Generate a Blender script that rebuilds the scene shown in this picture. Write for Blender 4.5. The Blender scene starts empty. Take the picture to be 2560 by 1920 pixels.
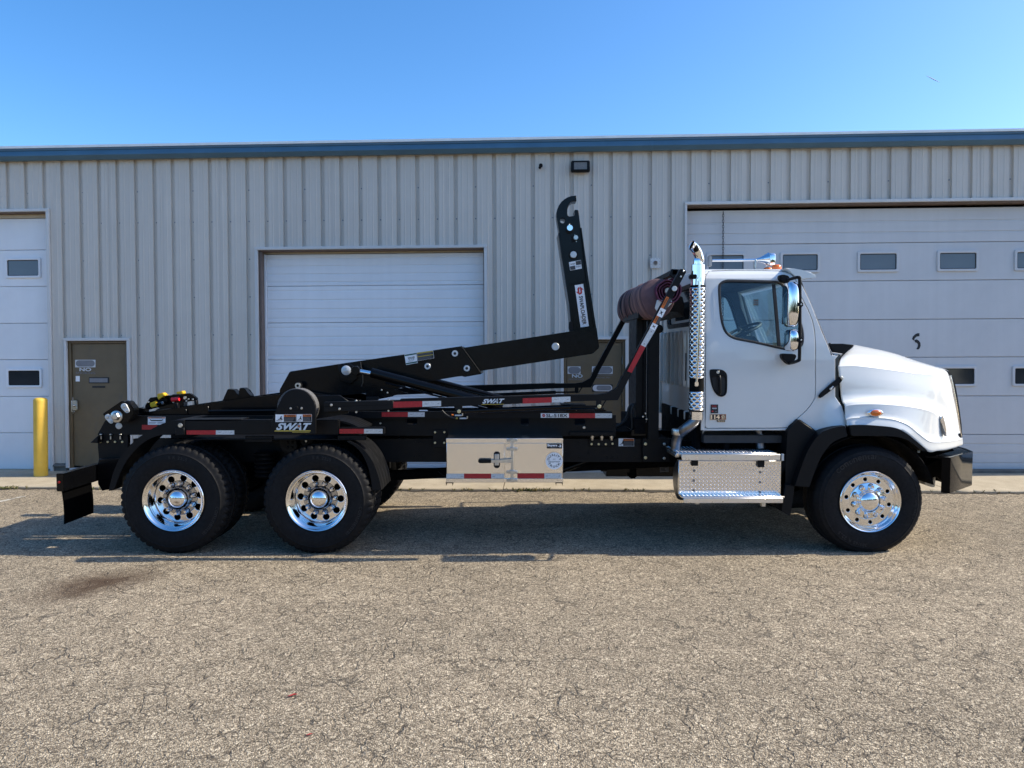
import bpy, bmesh, math, random
from mathutils import Vector, Matrix
random.seed(11)
SC = bpy.context.scene
COL = SC.collection
# ------------------------------------------------------------------ camera, world, sun, exposure
F_PX, CAM_H, HORIZON = 1800.0, 1.95, 875.0           # focal length in photo pixels, eye height, horizon row
PITCH = math.atan((960 - HORIZON) / F_PX)
cam_data = bpy.data.cameras.new("camera"); cam = bpy.data.objects.new("camera", cam_data); COL.objects.link(cam)
cam_data.sensor_width = 36; cam_data.lens = F_PX / 2560 * 36
cam_data.clip_start = 0.1; cam_data.clip_end = 6000
cam.location = (0, 0, CAM_H); cam.rotation_euler = (math.pi / 2 - PITCH, 0, 0)
SC.camera = cam
SC.render.resolution_x, SC.render.resolution_y = 1024, 768
TO_SUN = Vector((1.25, 0.05, 1.0)).normalized()
world = bpy.data.worlds.new("World"); SC.world = world; world.use_nodes = True
wn, wl = world.node_tree.nodes, world.node_tree.links
sky = wn.new("ShaderNodeTexSky"); sky.sky_type = 'NISHITA'; sky.sun_disc = False
sky.sun_elevation = math.asin(TO_SUN.z); sky.sun_rotation = math.atan2(TO_SUN.x, TO_SUN.y)
sky.air_density = 0.85; sky.dust_density = 1.3; sky.ozone_density = 2.6; sky.altitude = 200
hs = wn.new("ShaderNodeHueSaturation"); hs.inputs['Saturation'].default_value = 1.29
wl.new(sky.outputs[0], hs.inputs['Color']); wl.new(hs.outputs[0], wn['Background'].inputs[0])
wn['Background'].inputs[1].default_value = 0.15
sun_data = bpy.data.lights.new("sun", 'SUN'); sun_data.energy = 3.65; sun_data.angle = math.radians(0.53)
sun_data.color = (1.0, 0.90, 0.74)
sun = bpy.data.objects.new("sun", sun_data); COL.objects.link(sun)
sun.rotation_euler = (-TO_SUN).to_track_quat('-Z', 'Y').to_euler(); sun.location = (8, 6, 20)
SC.view_settings.view_transform = 'Standard'; SC.view_settings.look = 'None'
SC.view_settings.exposure = 0.88; SC.view_settings.gamma = 1.0
SC.cycles.max_bounces = 8; SC.cycles.transparent_max_bounces = 12; SC.cycles.use_denoising = True
SC.cycles.caustics_reflective = False; SC.cycles.caustics_refractive = False

# ------------------------------------------------------------------ pixel -> place
CP, SP = math.cos(PITCH), math.sin(PITCH)
def ray(u, v):
    dx, dy = (u - 1280) / F_PX, (960 - v) / F_PX
    return Vector((dx, CP + dy * SP, dy * CP - SP))
def W(u, v, Y):
    d = ray(u, v); t = Y / d.y
    return Vector((d.x * t, Y, CAM_H + d.z * t))
GZ0 = -0.026                                            # level of the lot
def G(u, v, z=-0.026):
    d = ray(u, v); t = (z - CAM_H) / d.z
    return Vector((d.x * t, d.y * t, z))
def view(ox, oy, s):
    return lambda pts: [(ox + p[0] * s, oy + p[1] * s) + tuple(p[2:]) for p in pts]
Z1 = view(100, 940, 540 / 1948); Z2 = view(600, 940, 540 / 1948); Z3 = view(1080, 820, 540 / 2036)
Z4 = view(1350, 470, 400 / 1896); Z5 = view(1520, 640, 340 / 1567); Z6 = view(1680, 560, 400 / 1659)
Z7 = view(1640, 900, 400 / 1659); Z8 = view(1960, 820, 500 / 1430); Z9 = view(600, 560, 660 / 2212)
R1 = view(0, 320, 640 / 2212); R2 = view(0, 780, 440 / 1521); R4 = view(1660, 320, 900 / 2212)
R5 = view(2160, 760, 400 / 1229); R8 = view(1250, 330, 450 / 2212)
K1 = view(240, 950, 320 / 2212); K2 = view(640, 940, 360 / 2212); K3 = view(980, 860, 350 / 2212)
K4 = view(1300, 940, 400 / 2212); K5 = view(700, 820, 560 / 2212); K6 = view(1380, 640, 320 / 1659)

# ------------------------------------------------------------------ objects
WORLD = {}
IDM = Matrix.Identity(4)
def tag(o, label=None, cat=None, group=None, kind=None):
    for k, v in (("label", label), ("category", cat), ("group", group), ("kind", kind)):
        if v: o[k] = v
    return o
def place(o, M, parent=None):
    WORLD[o.name] = M.copy()
    if parent is not None:
        o.parent = parent; o.matrix_parent_inverse = WORLD[parent.name].inverted()
    o.matrix_basis = M
    return o
def empty(name, loc, rotz=0.0, parent=None, M4=None, **kw):
    o = bpy.data.objects.new(name, None); COL.objects.link(o); o.empty_display_size = 0.3
    place(o, M4 if M4 is not None else Matrix.Translation(loc) @ Matrix.Rotation(rotz, 4, 'Z'), parent)
    return tag(o, **kw)
def finish(me, mats, smooth):
    for m in (mats if isinstance(mats, (list, tuple)) else [mats]):
        me.materials.append(m)
    if smooth:
        me.shade_smooth(); me.set_sharp_from_angle(angle=math.radians(smooth))
def make(name, bm, mats, parent=None, space=IDM, smooth=38, centre=True, **kw):
    """one mesh object out of a bmesh whose points are given in `space`; the origin goes to its middle"""
    if isinstance(bm, bpy.types.Mesh): me = bm
    else:
        me = bpy.data.meshes.new(name); bm.to_mesh(me); bm.free()
    c = Vector((0, 0, 0))
    if centre and len(me.vertices):
        xs = [v.co for v in me.vertices]
        c = Vector([(min(v[i] for v in xs) + max(v[i] for v in xs)) / 2 for i in range(3)])
        me.transform(Matrix.Translation(-c))
    me.name = name
    finish(me, mats, smooth)
    o = bpy.data.objects.new(name, me); COL.objects.link(o)
    place(o, space @ Matrix.Translation(c), parent)
    return tag(o, **kw)
def inst(name, me, M, parent=None, **kw):
    o = bpy.data.objects.new(name, me); COL.objects.link(o); place(o, M, parent); return tag(o, **kw)

# ------------------------------------------------------------------ shapes
def bm_box(bm, x0, x1, y0, y1, z0, z1, bev=0.0, seg=1, mi=0):
    vs = [bm.verts.new(p) for p in ((x0,y0,z0),(x1,y0,z0),(x1,y1,z0),(x0,y1,z0),(x0,y0,z1),(x1,y0,z1),(x1,y1,z1),(x0,y1,z1))]
    fs = [bm.faces.new([vs[i] for i in q]) for q in ((0,3,2,1),(4,5,6,7),(0,1,5,4),(1,2,6,5),(2,3,7,6),(3,0,4,7))]
    for f in fs: f.material_index = mi
    if bev > 0:
        bmesh.ops.bevel(bm, geom=list({e for f in fs for e in f.edges}), offset=bev, segments=seg, affect='EDGES', clamp_overlap=True)
def box(name, x0, x1, y0, y1, z0, z1, m, parent=None, bev=0.004, seg=1, space=IDM, **kw):
    bm = bmesh.new(); bm_box(bm, min(x0,x1), max(x0,x1), min(y0,y1), max(y0,y1), min(z0,z1), max(z0,z1), bev, seg)
    return make(name, bm, m, parent, space, **kw)
def bm_prism(bm, pts, y0, y1, bev=0.0, seg=1, mi=0):
    """outline of (x, z) points, front face at y0, back face at y1"""
    a = sum(pts[i][0] * pts[(i + 1) % len(pts)][1] - pts[(i + 1) % len(pts)][0] * pts[i][1] for i in range(len(pts)))
    if a < 0: pts = pts[::-1]
    f = [bm.verts.new((p[0], y0, p[1])) for p in pts]; b = [bm.verts.new((p[0], y1, p[1])) for p in pts]
    n = len(pts)
    fs = [bm.faces.new(f), bm.faces.new(b[::-1])]
    for i in range(n):
        fs.append(bm.faces.new((f[i], b[i], b[(i + 1) % n], f[(i + 1) % n])))
    for q in fs: q.material_index = mi
    if bev > 0:
        bmesh.ops.bevel(bm, geom=list({e for q in fs for e in q.edges}), offset=bev, segments=seg, affect='EDGES', clamp_overlap=True)
def xz(pts, Y): return [(lambda w: (w.x, w.z))(W(p[0], p[1], Y)) for p in pts]
def plate(name, px, Y, thick, m, parent=None, bev=0.003, seg=1, **kw):
    """an outline read off the photograph in the plane y = Y, given its thickness behind it"""
    bm = bmesh.new(); bm_prism(bm, xz(px, Y), Y, Y + thick, bev, seg)
    return make(name, bm, m, parent, **kw)
def curve_plate(outs, y0, y1, bev=0.0, seg=2):
    """mesh of a plate with holes: outs = list of closed (x, z) loops, the first the outline"""
    cu = bpy.data.curves.new("c", 'CURVE'); cu.dimensions = '2D'; cu.fill_mode = 'BOTH'
    cu.extrude = abs(y1 - y0) / 2 - bev; cu.bevel_depth = bev; cu.bevel_resolution = seg
    cu.offset = -bev
    for lp in outs:
        s = cu.splines.new('POLY'); s.points.add(len(lp) - 1); s.use_cyclic_u = True
        for i, p in enumerate(lp): s.points[i].co = (p[0], p[1], 0, 1)
    o = bpy.data.objects.new("c", cu); COL.objects.link(o)
    me = bpy.data.meshes.new_from_object(o.evaluated_get(bpy.context.evaluated_depsgraph_get()))
    bpy.data.objects.remove(o); bpy.data.curves.remove(cu)
    me.materials.clear()
    me.transform(Matrix(((1,0,0,0),(0,0,-1,(y0+y1)/2),(0,1,0,0),(0,0,0,1))))
    return me
def arc(cx, cy, r, a0, a1, n, ry=None):
    ry = r if ry is None else ry
    return [(cx + r * math.cos(math.radians(a0 + (a1 - a0) * i / n)), cy + ry * math.sin(math.radians(a0 + (a1 - a0) * i / n))) for i in range(n + 1)]
def circ(cx, cy, r, n=20, ry=None): return arc(cx, cy, r, 0, 360, n, ry)[:-1]
def smooth_loop(pts, n=4, closed=True):
    out = []; N = len(pts)
    for i in range(N if closed else N - 1):
        p0 = pts[(i - 1) % N] if closed or i > 0 else pts[i]
        p1, p2 = pts[i], pts[(i + 1) % N]
        p3 = pts[(i + 2) % N] if closed or i + 2 < N else p2
        for k in range(n):
            t = k / n; t2 = t * t; t3 = t2 * t
            out.append(tuple(0.5 * (2*b + (c - a) * t + (2*a - 5*b + 4*c - d) * t2 + (3*b - a - 3*c + d) * t3) for a, b, c, d in zip(p0, p1, p2, p3)))
    if not closed: out.append(tuple(pts[-1]))
    return out
def round_rect(x0, x1, z0, z1, r, n=5):
    r = min(r, (x1-x0)/2 - 1e-4, (z1-z0)/2 - 1e-4)
    return arc(x1-r, z0+r, r, -90, 0, n) + arc(x1-r, z1-r, r, 0, 90, n) + arc(x0+r, z1-r, r, 90, 180, n) + arc(x0+r, z0+r, r, 180, 270, n)
def bm_tube(bm, pts, r, n=12, cap=True, mi=0):
    pts = [Vector(p) for p in pts]; rs = r if isinstance(r, (list, tuple)) else [r] * len(pts)
    rings = []; prev = None
    for i, p in enumerate(pts):
        t = (pts[min(i + 1, len(pts) - 1)] - pts[max(i - 1, 0)]).normalized()
        if prev is None: a = t.orthogonal().normalized()
        else: a = (prev - t * prev.dot(t)).normalized()
        prev = a; b = t.cross(a)
        rings.append([bm.verts.new(p + (a * math.cos(2*math.pi*k/n) + b * math.sin(2*math.pi*k/n)) * rs[i]) for k in range(n)])
    for i in range(len(rings) - 1):
        for k in range(n):
            f = bm.faces.new((rings[i][k], rings[i][(k+1) % n], rings[i+1][(k+1) % n], rings[i+1][k])); f.material_index = mi
    if cap:
        bm.faces.new(rings[0][::-1]).material_index = mi; bm.faces.new(rings[-1]).material_index = mi
def tube(name, pts, r, m, parent=None, n=14, cap=True, **kw):
    bm = bmesh.new(); bm_tube(bm, pts, r, n, cap); return make(name, bm, m, parent, **kw)
def path(pts, n=5): return smooth_loop([tuple(p) for p in pts], n, False)
def bm_lathe(bm, prof, n=48, axis='Y', origin=(0,0,0), close=False, mi=0):
    rings = []
    for r, h in prof:
        ring = []
        for k in range(n):
            a = 2 * math.pi * k / n; c, s = r * math.cos(a), r * math.sin(a)
            p = {'Y': (c, h, s), 'X': (h, c, s), 'Z': (c, s, h)}[axis]
            ring.append(bm.verts.new((origin[0]+p[0], origin[1]+p[1], origin[2]+p[2])))
        rings.append(ring)
    for i in range(len(rings) - 1):
        for k in range(n):
            q = (rings[i][k], rings[i][(k+1) % n], rings[i+1][(k+1) % n], rings[i+1][k])
            bm.faces.new(q if axis != 'Y' else q[::-1]).material_index = mi
    if close:
        for ring in (rings[0], rings[-1]):
            bm.faces.new(ring).material_index = mi
    bmesh.ops.recalc_face_normals(bm, faces=bm.faces[:])
def lathe(name, prof, m, parent=None, n=48, axis='Y', origin=(0,0,0), close=True, **kw):
    bm = bmesh.new(); bm_lathe(bm, prof, n, axis, origin, close); return make(name, bm, m, parent, **kw)
def rails_mesh(bm, rails, sub=4, cross=3, mi=0):
    """skin over curves with equal numbers of points, smoothed both ways"""
    R = [smooth_loop([tuple(p) for p in r], sub, False) for r in rails]
    cols = list(zip(*R))
    G_ = [smooth_loop(list(c), cross, False) for c in cols]
    V = [[bm.verts.new(p) for p in g] for g in G_]
    for i in range(len(V) - 1):
        for j in range(len(V[0]) - 1):
            bm.faces.new((V[i][j], V[i+1][j], V[i+1][j+1], V[i][j+1])).material_index = mi
    return V

# ------------------------------------------------------------------ lettering
TXT = {}
def text2d(s, bold=0.0, shear=0.0):
    key = (s, bold, shear)
    if key not in TXT:
        cu = bpy.data.curves.new("t", 'FONT'); cu.body = s; cu.offset = bold; cu.shear = shear; cu.resolution_u = 3
        o = bpy.data.objects.new("t", cu); COL.objects.link(o)
        me = bpy.data.meshes.new_from_object(o.evaluated_get(bpy.context.evaluated_depsgraph_get()))
        bpy.data.objects.remove(o); bpy.data.curves.remove(cu)
        vs = [(v.co.x, v.co.y) for v in me.vertices]; fs = [tuple(p.vertices) for p in me.polygons]
        bpy.data.meshes.remove(me)
        x0, x1 = min(v[0] for v in vs), max(v[0] for v in vs); y0, y1 = min(v[1] for v in vs), max(v[1] for v in vs)
        TXT[key] = ([((v[0]-x0)/(x1-x0), (v[1]-y0)/(y1-y0)) for v in vs], fs, (x1-x0)/(y1-y0))
    return TXT[key]
def put_text(bm, s, mapf, u0, v0, u1, v1, mi=0, bold=0.0, shear=0.0):
    vs, fs, _ = text2d(s, bold, shear)
    V = [bm.verts.new(mapf(u0 + a * (u1 - u0), v0 + b * (v1 - v0))) for a, b in vs]
    for f in fs:
        try: bm.faces.new([V[i] for i in f]).material_index = mi
        except ValueError: pass
def quad_map(q, Y):
    """(u, v, lift) on a flat print whose corners are the photo pixels q = TL, TR, BR, BL on the plane y = Y"""
    P = [W(p[0], p[1], Y) for p in q]
    def f(u, v, lift=0.0):
        a = P[3].lerp(P[2], u); b = P[0].lerp(P[1], u); p = a.lerp(b, v)
        return (p.x, p.y - lift, p.z)
    return f
def print_on(name, q, Y, items, mats, parent, lift=0.0015, space=IDM, mapf=None):
    """flat print: items are ('r',u0,v0,u1,v1,mi) ('t',text,u0,v0,u1,v1,mi,bold,shear) ('p',[(u,v)..],mi); v up"""
    f0 = mapf or quad_map(q, Y)
    bm = bmesh.new(); n = 0
    for it in items:
        n += 1; L = lift + 0.0009 * n
        if it[0] == 'r':
            _, a, b, c, d, mi = it
            bm.faces.new([bm.verts.new(f0(*p, L)) for p in ((a,b),(c,b),(c,d),(a,d))]).material_index = mi
        elif it[0] == 'p':
            bm.faces.new([bm.verts.new(f0(*p, L)) for p in it[1]]).material_index = it[2]
        else:
            _, s, a, b, c, d, mi, bold, sh = it
            put_text(bm, s, lambda u, v: f0(u, v, L), a, b, c, d, mi, bold, sh)
    o = make(name, bm, mats, parent, space, smooth=0)
    return o
# ------------------------------------------------------------------ materials
class N:
    """small node-graph helper"""
    def __init__(s, name):
        s.m = bpy.data.materials.new(name); s.m.use_nodes = True; s.t = s.m.node_tree
        s.b = s.t.nodes['Principled BSDF']; s.out = s.t.nodes['Material Output']; s._c = None
    def n(s, typ, **kw):
        x = s.t.nodes.new(typ)
        for k, v in kw.items():
            setattr(x, k, v)
        return x
    def l(s, a, b): s.t.links.new(a, b); return s
    def co(s, scale=(1,1,1), src='Object'):
        if s._c is None: s._c = s.n('ShaderNodeTexCoord')
        mp = s.n('ShaderNodeMapping'); mp.inputs['Scale'].default_value = scale
        s.l(s._c.outputs[src], mp.inputs[0]); return mp.outputs[0]
    def noise(s, scale, detail=4, rough=0.55, vec=None, dist=0.0):
        x = s.n('ShaderNodeTexNoise'); x.inputs['Scale'].default_value = scale; x.inputs['Detail'].default_value = detail
        x.inputs['Roughness'].default_value = rough; x.inputs['Distortion'].default_value = dist
        s.l(vec if vec is not None else s.co(), x.inputs['Vector']); return x.outputs['Fac']
    def voro(s, scale, feature='F1', vec=None, out='Distance', rnd=1.0):
        x = s.n('ShaderNodeTexVoronoi', feature=feature); x.inputs['Scale'].default_value = scale; x.inputs['Randomness'].default_value = rnd
        s.l(vec if vec is not None else s.co(), x.inputs['Vector']); return x.outputs[out]
    def ramp(s, fac, stops, interp='LINEAR'):
        r = s.n('ShaderNodeValToRGB'); cr = r.color_ramp; cr.interpolation = interp
        while len(cr.elements) < len(stops): cr.elements.new(0.5)
        for e, (p, c) in zip(cr.elements, stops):
            e.position = p; e.color = (c, c, c, 1) if isinstance(c, (int, float)) else (*c, 1)
        s.l(fac, r.inputs[0]); return r.outputs[0]
    def mix(s, fac, a, b, typ='MIX'):
        x = s.n('ShaderNodeMix', data_type='RGBA', blend_type=typ)
        for sock, v in ((x.inputs[0], fac), (x.inputs[6], a), (x.inputs[7], b)):
            if isinstance(v, (int, float)): sock.default_value = v
            elif isinstance(v, tuple): sock.default_value = (*v, 1)
            else: s.l(v, sock)
        return x.outputs[2]
    def math(s, op, a, b=None, c=None):
        x = s.n('ShaderNodeMath', operation=op)
        for i, v in enumerate((a, b, c)):
            if v is None: continue
            if isinstance(v, (int, float)): x.inputs[i].default_value = v
            else: s.l(v, x.inputs[i])
        return x.outputs[0]
    def bump(s, h, strength=0.3, dist=0.01):
        x = s.n('ShaderNodeBump'); x.inputs['Strength'].default_value = strength; x.inputs['Distance'].default_value = dist
        s.l(h, x.inputs['Height']); s.l(x.outputs[0], s.b.inputs['Normal']); return x
    def set(s, **kw):
        for k, v in kw.items():
            sock = s.b.inputs[k.replace('_', ' ')]
            if isinstance(v, (int, float)): sock.default_value = v
            elif isinstance(v, tuple): sock.default_value = (*v, 1) if len(v) == 3 else v
            else: s.l(v, sock)
        return s
def simple(name, col, rough=0.5, metal=0.0, var=0.12, scale=6.0, coat=0.0, bump=0.0, bscale=60.0, rvar=0.15, **kw):
    n = N(name)
    f = n.noise(scale, 5)
    lo = tuple(max(0, c * (1 - var)) for c in col); hi = tuple(min(1, c * (1 + var)) for c in col)
    n.set(Base_Color=n.ramp(f, [(0.3, lo), (0.7, hi)]), Metallic=metal,
          Roughness=n.ramp(n.noise(scale * 2.7, 4), [(0.3, max(0.02, rough * (1 - rvar))), (0.7, min(1, rough * (1 + rvar)))]))
    if coat: n.set(Coat_Weight=coat, Coat_Roughness=0.04)
    if bump: n.bump(n.noise(bscale, 3), bump, 0.003)
    n.set(**kw)
    return n.m
M = {}
M['white'] = simple('white_paint', (0.71, 0.725, 0.705), 0.35, var=0.015, coat=0.8, rvar=0.1)
M['black'] = simple('black_gloss_paint', (0.0022, 0.0024, 0.003), 0.22, var=0.25, Specular_IOR_Level=0.24)
M['satin'] = simple('black_satin_powder_coat', (0.0038, 0.004, 0.0048), 0.46, var=0.25, bump=0.05, bscale=220, Specular_IOR_Level=0.22)
M['plastic'] = simple('black_moulded_plastic', (0.0045, 0.0048, 0.0056), 0.5, var=0.2, bump=0.12, bscale=300, Specular_IOR_Level=0.2)
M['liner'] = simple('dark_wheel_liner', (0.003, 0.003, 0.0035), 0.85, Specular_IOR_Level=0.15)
M['rubber'] = simple('tyre_rubber', (0.0052, 0.0052, 0.0060), 0.70, var=0.35, scale=14, bump=0.1, bscale=180, Specular_IOR_Level=0.25)
M['letter'] = simple('raised_rubber_lettering', (0.014, 0.014, 0.016), 0.5, Specular_IOR_Level=0.4)
M['gasket'] = simple('window_rubber', (0.008, 0.008, 0.009), 0.55)
M['chrome'] = simple('polished_aluminium', (0.88, 0.88, 0.87), 0.12, 1.0, var=0.02, rvar=0.25)
M['chrome2'] = simple('chrome_plate', (0.88, 0.89, 0.91), 0.04, 1.0, var=0.02, rvar=0.2)
M['hubsteel'] = simple('darkened_hub_steel', (0.42, 0.43, 0.45), 0.16, 1.0, var=0.1, scale=20)  # darkened metal carries the black reflections between cap and lug nuts
M['zinc'] = simple('zinc_plated_steel', (0.62, 0.61, 0.57), 0.34, 1.0, var=0.12, scale=30)
M['zincy'] = simple('yellow_zinc_bolt', (0.66, 0.60, 0.38), 0.38, 0.9, var=0.15, scale=30)
M['washer'] = simple('painted_washer', (0.62, 0.64, 0.64), 0.42, 0.25, var=0.08, scale=40)
M['steel'] = simple('dull_exhaust_steel', (0.22, 0.23, 0.25), 0.34, 1.0, var=0.3, scale=18)
M['alu'] = simple('toolbox_aluminium', (0.94, 0.92, 0.88), 0.20, 1.0, var=0.02, rvar=0.12, scale=3)
M['strip'] = simple('brushed_step_edge', (0.86, 0.85, 0.83), 0.30, 1.0, var=0.04)
M['amber'] = simple('amber_lens', (0.75, 0.16, 0.01), 0.18, coat=0.6, var=0.2, scale=60)
M['redlens'] = simple('red_lens', (0.35, 0.01, 0.01), 0.2, coat=0.5)
M['red'] = simple('red_tape', (0.40, 0.012, 0.018), 0.42, var=0.16, scale=50)
M['tape'] = simple('white_reflective_tape', (0.58, 0.60, 0.60), 0.42, var=0.14, scale=70)
M['orange'] = simple('orange_print', (0.62, 0.15, 0.02), 0.5)
M['paper'] = simple('sticker_white', (0.88, 0.89, 0.90), 0.45, var=0.05)
M['ink'] = simple('black_print', (0.012, 0.012, 0.014), 0.55)
M['grey_ink'] = simple('grey_print', (0.2, 0.2, 0.21), 0.55)
M['swat'] = simple('silver_letter_vinyl', (0.60, 0.66, 0.70), 0.4)
M['gold'] = simple('gold_print', (0.48, 0.36, 0.06), 0.5)
M['green'] = simple('green_print', (0.01, 0.09, 0.06), 0.5)
M['logo_red'] = simple('logo_red', (0.52, 0.03, 0.03), 0.5)
M['yellow'] = simple('yellow_paint', (0.68, 0.42, 0.02), 0.42, var=0.1)
M['redpaint'] = simple('bright_red_sleeve', (0.72, 0.02, 0.03), 0.4)
M['trim'] = simple('interior_grey_trim', (0.30, 0.31, 0.31), 0.7)
M['dark_trim'] = simple('interior_dark_trim', (0.035, 0.037, 0.04), 0.6)
M['bumper'] = simple('bumper_gloss_black', (0.0025, 0.0025, 0.003), 0.06, var=0.2, Specular_IOR_Level=0.08)
M['flap'] = simple('mud_flap_rubber', (0.0015, 0.0015, 0.0017), 0.9, Specular_IOR_Level=0.03)
M['grille'] = simple('dark_grille', (0.03, 0.033, 0.037), 0.25, coat=0.4)
M['hose'] = simple('hydraulic_hose', (0.01, 0.01, 0.01), 0.5)
def glass(name, tint, gloss=1.0):
    n = N(name); t = n.t
    tr = n.n('ShaderNodeBsdfTransparent'); tr.inputs[0].default_value = (*tint, 1)
    gl = n.n('ShaderNodeBsdfGlossy'); gl.inputs['Roughness'].default_value = 0.02
    fr = n.n('ShaderNodeFresnel'); fr.inputs['IOR'].default_value = 1.5
    ms = n.n('ShaderNodeMixShader')
    n.l(n.math('MULTIPLY', fr.outputs[0], gloss), ms.inputs[0]); n.l(tr.outputs[0], ms.inputs[1]); n.l(gl.outputs[0], ms.inputs[2])
    n.l(ms.outputs[0], n.out.inputs['Surface']); return n.m
M['screen'] = glass('windscreen_glass', (0.86, 0.93, 0.94), 0.35)
M['glass'] = glass('cab_glass', (0.80, 0.91, 0.93))
M['dark_glass'] = simple('door_window_glass', (0.030, 0.035, 0.040), 0.06, var=0.2, scale=2, Specular_IOR_Level=0.7)
M['grey_glass'] = simple('door_window_grey', (0.125, 0.15, 0.175), 0.12, var=0.1, scale=2)  # paler glass colour for the upper row of panes
def wall_paint(name, col, streak=0.045):
    n = N(name)
    v = n.co((9, 9, 0.35)); f = n.noise(1.0, 5, 0.6, v)
    base = n.ramp(f, [(0.25, tuple(c * (1 - streak) for c in col)), (0.75, tuple(c * (1 + streak) for c in col))])
    dirt = n.ramp(n.noise(1.6, 5, 0.65), [(0.42, 0.0), (0.75, 0.35)])
    oi = n.n('ShaderNodeObjectInfo'); base = n.mix(1.0, base, n.ramp(oi.outputs['Random'], [(0.0, (0.955, 0.96, 0.965)), (1.0, (1.04, 1.035, 1.03))]), 'MULTIPLY')
    n.set(Base_Color=n.mix(dirt, base, tuple(c * 0.82 for c in col)), Roughness=n.ramp(n.noise(7, 3), [(0.3, 0.4), (0.7, 0.55)]))
    n.bump(n.noise(3.0, 3), 0.05, 0.02)
    return n.m
M['wall'] = wall_paint('ribbed_steel_wall', (0.60, 0.555, 0.49))
M['wall_trim'] = wall_paint('wall_trim', (0.62, 0.615, 0.60), 0.05)
M['door_white'] = wall_paint('overhead_door_white', (0.83, 0.84, 0.85), 0.02)
M['door_grey'] = wall_paint('overhead_door_grey', (0.60, 0.60, 0.60), 0.03)
M['tan_head'] = wall_paint('door_header_weatherseal', (0.50, 0.42, 0.30), 0.1)
M['soffit'] = simple('brown_soffit', (0.16, 0.12, 0.10), 0.7)
M['gutter'] = simple('blue_gutter', (0.06, 0.145, 0.225), 0.38, var=0.1, scale=2)
M['roof'] = simple('pale_roof_metal', (0.82, 0.86, 0.86), 0.45, var=0.06)
M['base_trim'] = simple('brown_base_trim', (0.13, 0.125, 0.11), 0.75, var=0.3)
def mandoor():
    n = N('olive_brown_steel_door')
    f = n.noise(2.2, 6, 0.65)
    c = n.ramp(f, [(0.3, (0.125, 0.090, 0.048)), (0.7, (0.17, 0.122, 0.065))])
    w = n.ramp(n.noise(4.5, 6, 0.7, n.co((1, 1, 0.5))), [(0.55, 0.0), (0.75, 0.6)])
    n.set(Base_Color=n.mix(w, c, (0.085, 0.08, 0.07)), Roughness=0.5); n.bump(n.noise(30, 3), 0.06, 0.004); return n.m
M['mandoor'] = mandoor()
M['bollard'] = None
def bollard_mat():
    n = N('faded_yellow_bollard')
    c = n.ramp(n.noise(5, 6, 0.65), [(0.3, (0.74, 0.45, 0.045)), (0.7, (0.84, 0.54, 0.08))])
    w = n.ramp(n.noise(11, 6, 0.75), [(0.62, 0.0), (0.72, 0.7)])
    n.set(Base_Color=n.mix(w, c, (0.40, 0.33, 0.16)), Roughness=0.62); n.bump(n.noise(40, 4), 0.15, 0.004); return n.m
M['bollard'] = bollard_mat()
def tread_plate():
    n = N('diamond_tread_plate')
    n.set(Base_Color=(0.92, 0.91, 0.89), Metallic=1.0, Roughness=n.ramp(n.noise(9, 4), [(0.3, 0.15), (0.7, 0.24)]))
    n.bump(n.noise(14, 3), 0.08, 0.004); return n.m
M['tread'] = tread_plate()
def tarp_mat():
    n = N('maroon_mesh_tarp'); tc = n.co((.6, 17, .6)); w = n.noise(1.0, 5, 0.7, tc)
    c = n.ramp(w, [(0.36, (0.055, 0.028, 0.036)), (0.5, (0.17, 0.095, 0.10)), (0.64, (0.36, 0.21, 0.17))])
    n.set(Base_Color=c, Roughness=0.75); n.bump(n.noise(1.0, 5, 0.7, n.co((8, 150, 8))), 0.5, 0.006); return n.m
M['tarp'] = tarp_mat()
M['tarp_end'] = simple('plum_tarp_edge', (0.12, 0.025, 0.06), 0.7, var=0.4, scale=40)
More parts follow.
